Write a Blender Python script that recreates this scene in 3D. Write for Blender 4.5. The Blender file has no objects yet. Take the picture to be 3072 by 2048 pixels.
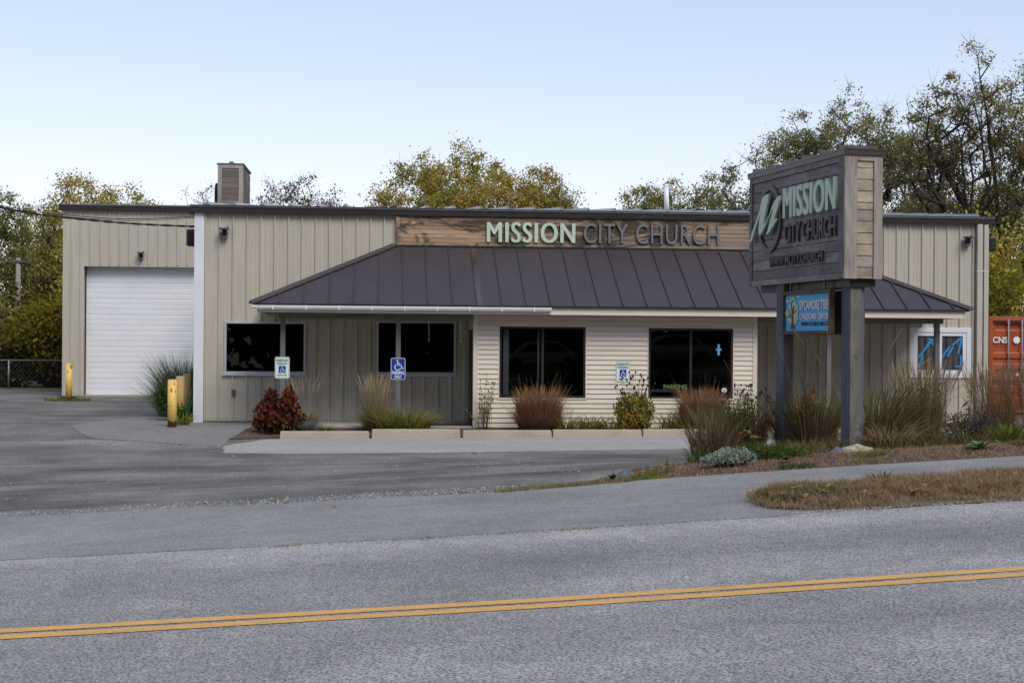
import bpy, math, random
import numpy as np
from mathutils import Vector, Matrix
from mathutils.geometry import delaunay_2d_cdt

# ------------------------------------------------------------------ camera, sky, sun, exposure
sc = bpy.context.scene
COL = sc.collection
TH, RO = 0.090, 0.0073
cd = bpy.data.cameras.new('camera'); cam = bpy.data.objects.new('camera', cd); COL.objects.link(cam)
cd.sensor_width = 36; cd.lens = 50; cd.clip_end = 2000; cd.clip_start = .1
fw = Vector((math.sin(TH), math.cos(TH), 0)); r0 = Vector((math.cos(TH), -math.sin(TH), 0)); u0 = Vector((0, 0, 1))
cr, sr = math.cos(RO), math.sin(RO)
rv = r0*cr + u0*sr; uv_ = u0*cr - r0*sr
cam.matrix_world = Matrix(((rv.x, uv_.x, -fw.x, 0), (rv.y, uv_.y, -fw.y, -32.2), (rv.z, uv_.z, -fw.z, 1.846), (0, 0, 0, 1)))
sc.camera = cam

SUN_EL, SUN_AZ = math.radians(50), math.radians(152)     # azimuth clockwise from +Y: behind the camera, to its right
w = bpy.data.worlds.new('World'); sc.world = w; w.use_nodes = True
wn = w.node_tree.nodes; wl_ = w.node_tree.links
bg = wn['Background']; sky = wn.new('ShaderNodeTexSky'); sky.sky_type = 'NISHITA'
sky.sun_disc = False; sky.sun_elevation = SUN_EL; sky.sun_rotation = SUN_AZ
sky.air_density = 1.0; sky.dust_density = 0.25; sky.ozone_density = 2.0
wt = wn.new('ShaderNodeMix'); wt.data_type = 'RGBA'; wt.blend_type = 'MULTIPLY'; wt.inputs[0].default_value = 1
wt.inputs[7].default_value = (1.93, 1.74, 1.77, 1)          # the photograph's white balance
wg = wn.new('ShaderNodeGamma'); wg.inputs[1].default_value = 0.60      # softens the contrast between horizon and zenith
wl_.new(sky.outputs[0], wg.inputs[0]); wl_.new(wg.outputs[0], wt.inputs[6]); wl_.new(wt.outputs[2], bg.inputs['Color']); bg.inputs['Strength'].default_value = 0.118
sd = bpy.data.lights.new('sun', 'SUN'); sd.energy = 1.6; sd.angle = math.radians(30); sd.color = (1, .965, .86)
so = bpy.data.objects.new('sun', sd); COL.objects.link(so)
sdir = Vector((math.sin(SUN_AZ)*math.cos(SUN_EL), math.cos(SUN_AZ)*math.cos(SUN_EL), math.sin(SUN_EL)))
so.rotation_euler = sdir.to_track_quat('Z', 'Y').to_euler(); so.location = sdir*60
sc.view_settings.view_transform = 'Standard'; sc.view_settings.look = 'None'
sc.view_settings.exposure = 0.72; sc.view_settings.gamma = 1
sc.cycles.max_bounces = 6; sc.cycles.transparent_max_bounces = 8

rng = np.random.default_rng(7)
random.seed(5)

# ------------------------------------------------------------------ helpers
def lin(r, g, b):
    f = lambda c: (c/255/12.92) if c/255 <= .04045 else ((c/255+.055)/1.055)**2.4
    return (f(r), f(g), f(b), 1)

def ss(t):
    t = max(0, min(1, t)); return t*t*(3-2*t)
def Z(X, Y):
    """height of the ground: a road climbing to the right, a nearly level parking lot"""
    Xc = max(-30, min(30, X))
    zr = .15+.048*Xc+.008*max(0, Xc-1)
    zl = -.115+.006*max(-8, min(14, X))
    z = zr+(zl-zr)*ss((Y+15.6)/7.8)
    if Y > -3.5: z = zl+(-.01-zl)*ss((Y+3.5)/2.2)
    return z

WORLD = {}
def wloc(o): return WORLD.get(o.name, Vector((0, 0, 0)))
def attach(o, parent):
    o.parent = parent
    o.matrix_parent_inverse = Matrix.Translation(-wloc(parent))
def tag(o, label=None, cat=None, group=None, kind=None):
    if label: o['label'] = label
    if cat: o['category'] = cat
    if group: o['group'] = group
    if kind: o['kind'] = kind
    return o
def thing(name, loc, label, cat, group=None):
    o = bpy.data.objects.new(name, None); COL.objects.link(o); o.empty_display_size = .2
    o.location = loc; WORLD[o.name] = Vector(loc)
    return tag(o, label, cat, group)
def link_mesh(name, me, mat, parent=None, recenter=True):
    o = bpy.data.objects.new(name, me); COL.objects.link(o)
    if mat is not None:
        me.materials.clear() if False else None
        for m in (mat if isinstance(mat, (list, tuple)) else [mat]): me.materials.append(m)
    if parent is not None: attach(o, parent)
    elif recenter and len(me.vertices):
        co = np.empty(len(me.vertices)*3); me.vertices.foreach_get('co', co); co = co.reshape(-1, 3)
        c = np.array([(co[:, 0].min()+co[:, 0].max())/2, (co[:, 1].min()+co[:, 1].max())/2, co[:, 2].min()])
        me.vertices.foreach_set('co', (co-c).ravel()); o.location = c; WORLD[o.name] = Vector(c); me.update()
    return o
def np_mesh(V, F, name='m'):
    """V (n,3), F (m,4) quads"""
    me = bpy.data.meshes.new(name)
    V = np.ascontiguousarray(V, dtype=np.float32); F = np.ascontiguousarray(F, dtype=np.int32)
    k = F.shape[1]
    me.vertices.add(len(V)); me.vertices.foreach_set('co', V.ravel())
    me.loops.add(F.size); me.loops.foreach_set('vertex_index', F.ravel())
    me.polygons.add(len(F)); me.polygons.foreach_set('loop_start', np.arange(0, F.size, k, dtype=np.int32))
    me.polygons.foreach_set('loop_total', np.full(len(F), k, dtype=np.int32))
    me.update(); me.validate()
    return me

class MB:
    def __init__(s): s.v = []; s.f = []; s.m = []; s.sm = []
    def poly(s, pts, m=0, smooth=False):
        b = len(s.v); s.v += [tuple(p) for p in pts]; s.f.append(tuple(range(b, b+len(pts)))); s.m.append(m); s.sm.append(smooth); return s
    def box(s, x0, x1, y0, y1, z0, z1, m=0):
        b = len(s.v)
        s.v += [(x0,y0,z0),(x1,y0,z0),(x1,y1,z0),(x0,y1,z0),(x0,y0,z1),(x1,y0,z1),(x1,y1,z1),(x0,y1,z1)]
        for q in ((0,3,2,1),(4,5,6,7),(0,1,5,4),(1,2,6,5),(2,3,7,6),(3,0,4,7)):
            s.f.append(tuple(b+i for i in q)); s.m.append(m); s.sm.append(False)
        return s
    def cbox(s, fr, a0, a1, b0, b1, c0, c1, bev=0, m=0):
        """box in a frame fr(a,b,c)"""
        b = len(s.v)
        s.v += [tuple(fr(*p)) for p in ((a0,b0,c0),(a1,b0,c0),(a1,b1,c0),(a0,b1,c0),(a0,b0,c1),(a1,b0,c1),(a1,b1,c1),(a0,b1,c1))]
        for q in ((0,3,2,1),(4,5,6,7),(0,1,5,4),(1,2,6,5),(2,3,7,6),(3,0,4,7)):
            s.f.append(tuple(b+i for i in q)); s.m.append(m); s.sm.append(False)
        return s
    def prism(s, outline, fr, c0, c1, m=0):
        """outline in (a,b), extruded along c"""
        n = len(outline); b = len(s.v)
        s.v += [tuple(fr(a, bb, c0)) for a, bb in outline]+[tuple(fr(a, bb, c1)) for a, bb in outline]
        s.f.append(tuple(b+i for i in reversed(range(n)))); s.f.append(tuple(b+n+i for i in range(n))); s.m += [m, m]; s.sm += [False, False]
        for i in range(n):
            j = (i+1) % n; s.f.append((b+i, b+j, b+n+j, b+n+i)); s.m.append(m); s.sm.append(False)
        return s
    def tube(s, pts, r, n=6, cap=True, m=0, smooth=True):
        pts = [Vector(p) for p in pts]; k = len(pts); rr = r if isinstance(r, (list, tuple)) else [r]*k
        b = len(s.v); prev = None
        for i in range(k):
            t = (pts[min(i+1, k-1)]-pts[max(i-1, 0)])
            if t.length < 1e-9: t = Vector((0, 0, 1))
            t.normalize()
            a = prev if prev is not None else (Vector((1, 0, 0)) if abs(t.x) < .9 else Vector((0, 1, 0)))
            a = (a-t*a.dot(t))
            if a.length < 1e-6: a = t.orthogonal()
            a.normalize(); prev = a; c = t.cross(a)
            for j in range(n):
                an = 2*math.pi*j/n; s.v.append(tuple(pts[i]+(a*math.cos(an)+c*math.sin(an))*rr[i]))
        for i in range(k-1):
            for j in range(n):
                j2 = (j+1) % n; s.f.append((b+i*n+j, b+i*n+j2, b+(i+1)*n+j2, b+(i+1)*n+j)); s.m.append(m); s.sm.append(smooth)
        if cap:
            s.f.append(tuple(b+j for j in reversed(range(n)))); s.f.append(tuple(b+(k-1)*n+j for j in range(n))); s.m += [m, m]; s.sm += [False, False]
        return s
    def stroke(s, pts, wd, fr, c0, c1, m=0):
        """a thick 2-D polyline as a solid ribbon"""
        P = [Vector((p[0], p[1])) for p in pts]; L = []; R = []
        ws = wd if isinstance(wd, (list, tuple)) else [wd]*len(P)
        for i, p in enumerate(P):
            t = (P[min(i+1, len(P)-1)]-P[max(i-1, 0)]).normalized(); nn = Vector((-t.y, t.x))*ws[i]/2
            L.append(p+nn); R.append(p-nn)
        return s.prism([tuple(q) for q in L]+[tuple(q) for q in reversed(R)], fr, c0, c1, m)
    def build(s, name, mat, parent=None, recenter=True, bevel=0):
        me = bpy.data.meshes.new(name); me.from_pydata(s.v, [], s.f)
        me.polygons.foreach_set('material_index', s.m); me.polygons.foreach_set('use_smooth', s.sm); me.update()
        o = link_mesh(name, me, mat, parent, recenter)
        if bevel:
            md = o.modifiers.new('b', 'BEVEL'); md.width = bevel; md.segments = 2; md.limit_method = 'ANGLE'; md.harden_normals = False
        return o

def frame(O, u, nrm, up=(0, 0, 1)):
    O = Vector(O); u = Vector(u).normalized(); nrm = Vector(nrm).normalized(); up = Vector(up)
    return lambda a, b, c: O+u*a+up*b+nrm*c
WALL = lambda y: frame((0, y, 0), (1, 0, 0), (0, -1, 0))

def text(name, s, fr, a0, a1, b0, b1, c0, c1, mat, parent, bold=0.0, space=1.0, fat=0):
    cu = bpy.data.curves.new('t', 'FONT'); cu.body = s; cu.size = 1; cu.extrude = .05; cu.offset = bold; cu.space_character = space
    cu.resolution_u = 4
    ob = bpy.data.objects.new('t', cu); COL.objects.link(ob)
    bpy.context.view_layer.update()
    me = bpy.data.meshes.new_from_object(ob.evaluated_get(bpy.context.evaluated_depsgraph_get()))
    bpy.data.objects.remove(ob); bpy.data.curves.remove(cu)
    co = np.empty(len(me.vertices)*3); me.vertices.foreach_get('co', co); co = co.reshape(-1, 3)
    lo, hi = co.min(0), co.max(0); q = (co-lo)/(hi-lo)
    out = [fr(a0+(a1-a0)*x, b0+(b1-b0)*y, c0+(c1-c0)*z) for x, y, z in q]
    me.vertices.foreach_set('co', np.array([tuple(v) for v in out]).ravel()); me.materials.clear(); me.update()
    if fat:                                                     # a heavier stroke: the same letters again, a hair to each side
        import bmesh
        bm = bmesh.new(); bm.from_mesh(me); d0 = fr(1, 0, 0)-fr(0, 0, 0); d1 = fr(0, 0, 1)-fr(0, 0, 0); base = bm.verts[:]+bm.edges[:]+bm.faces[:]
        for k, sg in enumerate((-1, 1)):
            nv = [v for v in bmesh.ops.duplicate(bm, geom=base)['geom'] if isinstance(v, bmesh.types.BMVert)]
            for v in nv: v.co += d0*sg*fat-d1*.0007*(k+1)
        bm.to_mesh(me); bm.free()
    return link_mesh(name, me, mat, parent)

# ------------------------------------------------------------------ materials
MATS = {}
class NT:
    def __init__(s, name):
        s.m = bpy.data.materials.new(name); s.m.use_nodes = True; s.n = s.m.node_tree.nodes; s.l = s.m.node_tree.links
        s.b = s.n['Principled BSDF']; s.tc = s.n.new('ShaderNodeNewGeometry')
    def pos(s, scale=(1, 1, 1), rot=(0, 0, 0)):
        mp = s.n.new('ShaderNodeMapping'); mp.inputs['Scale'].default_value = scale; mp.inputs['Rotation'].default_value = rot
        s.l.new(s.tc.outputs['Position'], mp.inputs[0]); return mp.outputs[0]
    def noise(s, scale, vec=None, detail=4, rough=.55, dist=0):
        t = s.n.new('ShaderNodeTexNoise'); t.inputs['Scale'].default_value = scale; t.inputs['Detail'].default_value = detail
        t.inputs['Roughness'].default_value = rough; t.inputs['Distortion'].default_value = dist
        s.l.new(vec if vec is not None else s.pos(), t.inputs['Vector']); return t.outputs['Fac']
    def vor(s, scale, vec=None, feature='F1', out='Distance'):
        t = s.n.new('ShaderNodeTexVoronoi'); t.inputs['Scale'].default_value = scale; t.feature = feature
        s.l.new(vec if vec is not None else s.pos(), t.inputs['Vector']); return t.outputs[out]
    def ramp(s, fac, stops, interp='LINEAR'):
        r = s.n.new('ShaderNodeValToRGB'); e = r.color_ramp.elements; r.color_ramp.interpolation = interp
        while len(e) < len(stops): e.new(.5)
        for i, (p, c) in enumerate(stops):
            e[i].position = p; e[i].color = c if len(c) == 4 else (*c, 1)
        s.l.new(fac, r.inputs[0]); return r.outputs[0]
    def mix(s, fac, a, b, mode='MIX'):
        x = s.n.new('ShaderNodeMix'); x.data_type = 'RGBA'; x.blend_type = mode
        for sock, v in ((x.inputs[0], fac), (x.inputs[6], a), (x.inputs[7], b)):
            if hasattr(v, 'is_linked'): s.l.new(v, sock)
            elif isinstance(v, (int, float)): sock.default_value = v
            else: sock.default_value = v if len(v) == 4 else (*v, 1)
        return x.outputs[2]
    def math(s, op, a, b=0):
        x = s.n.new('ShaderNodeMath'); x.operation = op
        for sock, v in ((x.inputs[0], a), (x.inputs[1], b)):
            if hasattr(v, 'is_linked'): s.l.new(v, sock)
            else: sock.default_value = v
        return x.outputs[0]
    def sep(s, vec=None):
        x = s.n.new('ShaderNodeSeparateXYZ'); s.l.new(vec if vec is not None else s.tc.outputs['Position'], x.inputs[0]); return x.outputs
    def col(s, c):
        if hasattr(c, 'is_linked'): s.l.new(c, s.b.inputs['Base Color'])
        else: s.b.inputs['Base Color'].default_value = c
    def rough(s, v):
        if hasattr(v, 'is_linked'): s.l.new(v, s.b.inputs['Roughness'])
        else: s.b.inputs['Roughness'].default_value = v
    def bump(s, h, strength=.3, dist=.01):
        x = s.n.new('ShaderNodeBump'); x.inputs['Strength'].default_value = strength; x.inputs['Distance'].default_value = dist
        s.l.new(h, x.inputs['Height']); s.l.new(x.outputs[0], s.b.inputs['Normal'])
    def spec(s, v): s.b.inputs['Specular IOR Level'].default_value = v

def g(v, a=1): return (v, v, v, a)
def tint(c, k): return (c[0]*k, c[1]*k, c[2]*k, 1)

def m_plain(name, c, rough=.6, var=.12, metal=0, nscale=3, spec=.4, stretch=(1, 1, 1)):
    n = NT(name); v = n.pos(stretch)
    f = n.noise(nscale, v, 5, .6)
    n.col(n.ramp(f, [(.25, tint(c, 1-var*1.6)), (.75, tint(c, 1+var))])); n.rough(rough); n.b.inputs['Metallic'].default_value = metal; n.spec(spec)
    MATS[name] = n.m; return n.m

def m_siding(name, c):
    n = NT(name)
    st = n.noise(9, n.pos((1, 1, .06)), 4, .6)                 # vertical grime runs
    big = n.noise(.8, n.pos((1, 1, .5)), 3)
    zz = n.sep()[2]
    low = n.math('MULTIPLY', n.math('LESS_THAN', zz, .25), 1)
    c1 = n.ramp(st, [(.3, tint(c, .86)), (.6, c)])
    c2 = n.mix(n.ramp(big, [(.35, g(0)), (.7, g(.5))]), c1, tint(c, .84))
    sp = n.noise(40, None, 2); c3 = n.mix(n.ramp(n.math('MULTIPLY', sp, n.ramp(n.math('MULTIPLY', zz, 2.2), [(0, g(1)), (1, g(0))])), [(.42, g(0)), (.62, g(.55))]), c2, (.12, .105, .08, 1))
    n.col(c3); n.rough(.55); n.spec(.3); return n.m

def m_leaf(name, cols, trans=.35, nsc=.35, zgrad=None):
    n = NT(name)
    isl = n.tc.outputs['Random Per Island']
    f = n.noise(nsc, None, 2)
    fac = n.math('ADD', n.math('MULTIPLY', isl, .55), n.math('MULTIPLY', n.ramp(f, [(.3, g(0)), (.7, g(1))]), .45))
    k = len(cols); c = n.ramp(fac, [(i/(k-1), cols[i]) for i in range(k)])
    if zgrad:                                                   # plants that really change colour from root to tip
        z0, z1, cb = zgrad
        zz = n.sep()[2]; t = n.math('DIVIDE', n.math('SUBTRACT', zz, z0), z1-z0)
        c = n.mix(n.ramp(t, [(0, g(0)), (1, g(1))]), cb, c)
    di = n.n.new('ShaderNodeBsdfDiffuse'); tr = n.n.new('ShaderNodeBsdfTranslucent'); mx = n.n.new('ShaderNodeMixShader')
    n.l.new(c, di.inputs[0]); n.l.new(c, tr.inputs[0]); mx.inputs[0].default_value = trans
    n.l.new(di.outputs[0], mx.inputs[1]); n.l.new(tr.outputs[0], mx.inputs[2]); n.l.new(mx.outputs[0], n.n['Material Output'].inputs[0])
    return n.m

def m_asphalt(name, base, streak=0, speck=.5, sc_=95, patches=.15, wheel=None, warm=(1, 1, 1.0), cracks=0):
    n = NT(name)
    c0 = lambda v: (base*v*warm[0], base*v*warm[1], base*v*warm[2], 1)
    a = n.noise(sc_, None, 3, .7)
    b = n.vor(sc_*.55)
    a2 = n.noise(sc_*.62, None, 3, .75)
    agg = n.ramp(n.math('ADD', n.math('ADD', n.math('MULTIPLY', a, .35), n.math('MULTIPLY', a2, .45)), n.math('MULTIPLY', b, .35)), [(.40, c0(1-speck)), (.52, c0(1)), (.64, c0(1+speck*1.3))])
    big = n.noise(.55, None, 5, .6)
    c = n.mix(1.0, agg, n.ramp(big, [(.3, g(1-patches)), (.7, g(1+patches*.6))]), 'MULTIPLY')
    mid = n.noise(7, None, 4, .6); c = n.mix(1.0, c, n.ramp(mid, [(.3, g(.9)), (.7, g(1.08))]), 'MULTIPLY')
    if streak:
        s1 = n.noise(1.6, n.pos((.09, 1, 1), (0, 0, .05)), 5, .65, .4)
        c = n.mix(1.0, c, n.ramp(s1, [(.3, g(1-streak)), (.5, g(1)), (.72, g(1+streak*.55))]), 'MULTIPLY')
    if wheel:
        y = n.sep()[1]; wv = n.noise(1.2, n.pos((.06, .6, 1)), 4)
        yy = n.math('ADD', y, n.math('MULTIPLY', wv, .7))
        stops = [((p-wheel[0])/(wheel[1]-wheel[0]), g(v)) for p, v in wheel[2]]
        fac = n.math('DIVIDE', n.math('SUBTRACT', yy, wheel[0]), wheel[1]-wheel[0])
        c = n.mix(1.0, c, n.ramp(fac, stops), 'MULTIPLY')
    blot = n.ramp(n.noise(1.1, n.pos((.45, 1, 1)), 3, .5, .6), [(.62, g(0)), (.68, g(.22))]); c = n.mix(blot, c, c0(.62))         # dark stains
    if cracks:
        dn = n.n.new('ShaderNodeTexNoise'); dn.inputs['Scale'].default_value = 1.7; dn.inputs['Detail'].default_value = 6; n.l.new(n.tc.outputs['Position'], dn.inputs['Vector'])
        ad = n.n.new('ShaderNodeVectorMath'); ad.operation = 'MULTIPLY_ADD'; n.l.new(dn.outputs['Color'], ad.inputs[0]); ad.inputs[1].default_value = (.9, .9, .9); n.l.new(n.pos((1, .8, 1)), ad.inputs[2])
        ed = n.vor(cracks, ad.outputs[0], 'DISTANCE_TO_EDGE'); gate = n.ramp(n.noise(.5, None, 2), [(.55, g(0)), (.62, g(.7))])
        c = n.mix(n.math('MULTIPLY', n.ramp(ed, [(.0008, g(1)), (.003, g(0))]), gate), c, c0(.5))
    wh = n.vor(14, None, 'F1'); sel = n.ramp(wh, [(.035, g(.75)), (.06, g(0))]); c = n.mix(sel, c, (.42, .42, .42, 1))   # pale stone chips
    n.col(c); n.rough(.92); n.spec(.2)
    n.bump(a, .5, .006)
    return n.m

def m_wood(name, cols, dark, axis='X', stain=.5, sc_=1.0, spec=.2, plank=None):
    """cols: weathered tones picked per board; grain runs along the axis"""
    n = NT(name)
    st = {'X': (.05, 1, 1), 'Y': (1, .05, 1), 'Z': (1, 1, .05)}[axis]
    isl = n.tc.outputs['Random Per Island']
    off = n.n.new('ShaderNodeVectorMath'); off.operation = 'ADD'
    cmb = n.n.new('ShaderNodeCombineXYZ'); mm = n.math('MULTIPLY', isl, 37.0)
    for i in range(3): n.l.new(mm, cmb.inputs[i])
    n.l.new(n.tc.outputs['Position'], off.inputs[0]); n.l.new(cmb.outputs[0], off.inputs[1])
    mp = n.n.new('ShaderNodeMapping'); mp.inputs['Scale'].default_value = st; n.l.new(off.outputs[0], mp.inputs[0])
    gr = n.noise((24 if plank else 42)*sc_, mp.outputs[0], 5, .7, .9)
    k = len(cols); bc = n.ramp(isl, [(i/(k-1) if k > 1 else 0, cols[i]) for i in range(k)])
    c = n.mix(1.0, bc, n.ramp(gr, [(.3, g(.62)), (.5, g(1)), (.8, g(1.3))]), 'MULTIPLY')
    if plank: c = n.mix(n.ramp(n.math('ADD', n.math('MULTIPLY', n.sep()[0], plank), n.noise(1.1, n.pos((.5, 3, 3)), 4)), [(.62, g(0)), (1.1, g(.65))]), c, (.23, .20, .175, 1))
    s1 = n.noise(1.6, n.pos(tuple(.3+.7*v for v in st)), 6, .72, 1.6)
    c = n.mix(n.ramp(s1, [(.445, g(0)), (.53, g(.92))] if plank else [(.62-stain*.3, g(0)), (.72, g(.85))]), c, dark)
    kn = n.vor(2.1, n.pos((.6, 1, 1)), 'F1'); c = n.mix(n.ramp(kn, [(.03, g(.7)), (.07, g(0))]), c, tint(dark, .7))
    n.col(c); n.rough(.85); n.spec(spec); n.bump(gr, .4, .004)
    return n.m

C_WALL = (.51, .47, .39, 1)
M_wall = m_siding('metal_siding', C_WALL)
M_trim = m_plain('tan_trim', (.48, .45, .385, 1), .5, .06)
M_white = m_plain('white_trim', (.72, .73, .78, 1), .45, .04)
M_door = m_plain('door_white', (.76, .765, .80, 1), .45, .05, nscale=1.2, stretch=(1, 1, 3))
M_fascia = m_plain('bronze_fascia', (.055, .047, .043, 1), .38, .1, spec=.5)
M_roofm = m_plain('galvanised_roof', (.30, .32, .36, 1), .38, .1, metal=.3)
M_vinyl = m_plain('vinyl_siding', (.70, .625, .52, 1), .5, .05, nscale=5, stretch=(.2, 1, 1))
M_vtrim = m_plain('vinyl_trim', (.68, .61, .51, 1), .5, .05)
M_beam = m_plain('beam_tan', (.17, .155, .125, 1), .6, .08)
M_post = m_plain('post_grey', (.155, .15, .145, 1), .65, .12)
M_gutter = m_plain('gutter_white', (.80, .80, .80, 1), .3, .03)
M_alu = m_plain('aluminium_frame', (.55, .58, .62, 1), .4, .06, metal=.3)
M_bronze = m_plain('bronze_frame', (.035, .026, .022, 1), .4, .1)
M_black = m_plain('black_plastic', (.018, .018, .02, 1), .45, .1)
M_dgrey = m_plain('grey_metal', (.10, .10, .105, 1), .5, .1)
M_conc = m_plain('concrete', (.40, .37, .33, 1), .9, .14, nscale=12)

def m_glass():
    n = NT('dark_glass'); f = n.noise(1.3, None, 3); n.col(n.ramp(f, [(.4, (.0035, .0033, .004, 1)), (.75, (.010, .0085, .009, 1))]))
    n.rough(n.ramp(n.noise(3, None, 4), [(.3, g(.02)), (.8, g(.10))])); n.b.inputs['IOR'].default_value = 1.34; n.b.inputs['Specular IOR Level'].default_value = .5
    return n.m
M_glass = m_glass()
def m_pane():
    n = NT('window_glass'); tr = n.n.new('ShaderNodeBsdfTransparent'); tr.inputs[0].default_value = (.62, .64, .64, 1); gl = n.n.new('ShaderNodeBsdfGlossy'); gl.inputs['Roughness'].default_value = .015
    fr_ = n.n.new('ShaderNodeFresnel'); fr_.inputs[0].default_value = 1.30; mx = n.n.new('ShaderNodeMixShader'); n.l.new(fr_.outputs[0], mx.inputs[0]); n.l.new(tr.outputs[0], mx.inputs[1]); n.l.new(gl.outputs[0], mx.inputs[2]); n.l.new(mx.outputs[0], n.n['Material Output'].inputs[0])
    return n.m
M_pane = m_pane()
def m_canopy():
    n = NT('brown_standing_seam')
    f = n.noise(1.2, None, 3); c = n.ramp(f, [(.3, (.040, .032, .037, 1)), (.7, (.050, .040, .045, 1))])
    # the rusty run of water that drips off the gutter joint above
    p = n.sep(); jit = n.noise(4, n.pos((1, .4, 1)), 3)
    dx = n.math('ABSOLUTE', n.math('SUBTRACT', n.math('ADD', p[0], n.math('MULTIPLY', jit, .12)), 2.06))
    spot = n.noise(30, None, 3)
    run = n.math('MULTIPLY', n.ramp(dx, [(.025, g(1)), (.095, g(0))]), n.ramp(spot, [(.35, g(.15)), (.6, g(1))]))
    up = n.ramp(n.math('DIVIDE', n.math('SUBTRACT', p[2], 2.6), 1.4), [(.3, (.085, .08, .085, 1)), (.7, (.035, .024, .018, 1)), (.95, (.12, .05, .014, 1))])
    c = n.mix(run, c, up)
    n.col(c); n.rough(.42); n.spec(.5)
    return n.m
M_canopy = m_canopy()
M_bandwood = m_wood('stained_pine', [(.40, .25, .15, 1), (.50, .34, .22, 1), (.33, .22, .14, 1), (.44, .31, .21, 1), (.25, .19, .15, 1)], (.06, .048, .04, 1), 'X', .35, plank=.055)
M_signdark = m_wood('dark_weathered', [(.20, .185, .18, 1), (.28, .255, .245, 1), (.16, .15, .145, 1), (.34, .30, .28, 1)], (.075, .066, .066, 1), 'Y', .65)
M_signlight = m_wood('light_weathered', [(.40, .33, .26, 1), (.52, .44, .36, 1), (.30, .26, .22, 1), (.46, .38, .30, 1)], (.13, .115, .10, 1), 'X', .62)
M_signtrim = m_wood('trim_weathered', [(.30, .26, .235, 1), (.38, .34, .30, 1)], (.12, .11, .105, 1), 'Z', .4)
M_boxwood = m_wood('rooftop_wood', [(.17, .14, .12, 1), (.21, .175, .15, 1), (.14, .12, .105, 1)], (.08, .07, .06, 1), 'X', .3)
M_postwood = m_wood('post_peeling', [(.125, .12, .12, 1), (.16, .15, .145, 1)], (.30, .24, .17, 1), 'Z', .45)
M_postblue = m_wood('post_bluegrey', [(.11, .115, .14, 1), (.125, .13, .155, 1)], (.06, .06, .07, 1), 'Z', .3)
M_brownframe = m_wood('sign_frame_wood', [(.11, .075, .05, 1), (.14, .10, .07, 1)], (.05, .035, .025, 1), 'Z', .3)
M_mint = m_plain('mint_letters', (.52, .63, .49, 1), .5, .05)
M_lgrey = m_plain('grey_letters', (.17, .175, .185, 1), .5, .06)
M_lbrown = m_plain('dark_letters', (.11, .095, .09, 1), .5, .08)
M_signwhite = m_plain('sign_white', (.75, .80, .78, 1), .4, .03)
M_green = m_plain('sign_green', (.02, .22, .11, 1), .45, .05)
M_blue = m_plain('sign_blue', (.01, .05, .34, 1), .4, .04)
M_sky = m_plain('board_blue', (.05, .40, .72, 1), .5, .05)
M_tape = m_plain('blue_tape', (.03, .26, .58, 1), .6, .06)
M_tapelight = m_plain('light_blue_tape', (.13, .42, .72, 1), .6, .05)
M_orange = m_plain('container_orange', (.36, .075, .022, 1), .55, .16, nscale=2)
M_rod = m_plain('lock_rod', (.22, .24, .28, 1), .45, .1, metal=.4)
M_hose = m_plain('green_hose', (.005, .14, .055, 1), .4, .1)
M_cable = m_plain('cable_black', (.02, .02, .02, 1), .6, .1)
M_galv = m_plain('galvanised', (.22, .23, .24, 1), .5, .1, metal=.5)
M_pole = m_wood('pole_wood', [(.30, .27, .24, 1), (.26, .235, .21, 1)], (.16, .14, .125, 1), 'Z', .3)
M_mulch = (lambda n: (n.col(n.mix(n.ramp(n.vor(45, None, 'F1', 'Color'), [(.2, g(0)), (.9, g(1))]), (.035, .024, .018, 1), (.13, .088, .065, 1))), n.rough(.95), n.bump(n.vor(45), .8, .02), n.m)[-1])(NT('mulch'))
M_soil = (lambda n: (n.col(n.ramp(n.noise(4, None, 6, .7), [(.3, (.06, .045, .03, 1)), (.55, (.13, .095, .06, 1)), (.75, (.10, .10, .045, 1))])), n.rough(.95), n.bump(n.noise(60), .6, .02), n.m)[-1])(NT('soil'))
def m_bollard():
    n = NT('yellow_paint_rust')
    f = n.noise(9, n.pos((1, 1, .6)), 5, .6, .3); z = n.sep()[2]
    foot = n.ramp(n.math('MULTIPLY', z, 4), [(0, g(.30)), (.55, g(0))])
    chip = n.ramp(n.math('ADD', f, foot), [(.60, g(0)), (.62, g(1))])
    rust = n.ramp(n.noise(30), [(.4, (.045, .02, .012, 1)), (.65, (.30, .09, .02, 1))])
    pale = n.ramp(n.noise(3, n.pos((1, 1, .4))), [(.35, (.80, .48, .075, 1)), (.65, (.76, .50, .14, 1))])
    n.col(n.mix(chip, pale, rust)); n.rough(.5); return n.m
M_bollard = m_bollard()
M_bollard2 = m_plain('faded_yellow_paint', (.44, .30, .10, 1), .6, .15)
def m_bark(name, a, b):
    n = NT(name); f = n.noise(7, n.pos((3, 3, .5)), 5, .7); n.col(n.ramp(f, [(.35, a), (.65, b)])); n.rough(.95); n.spec(.1); return n.m
M_bark = m_bark('bark', (.020, .016, .014, 1), (.065, .055, .048, 1))
M_barkg = m_bark('grey_bark', (.09, .08, .075, 1), (.20, .18, .165, 1))

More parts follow.
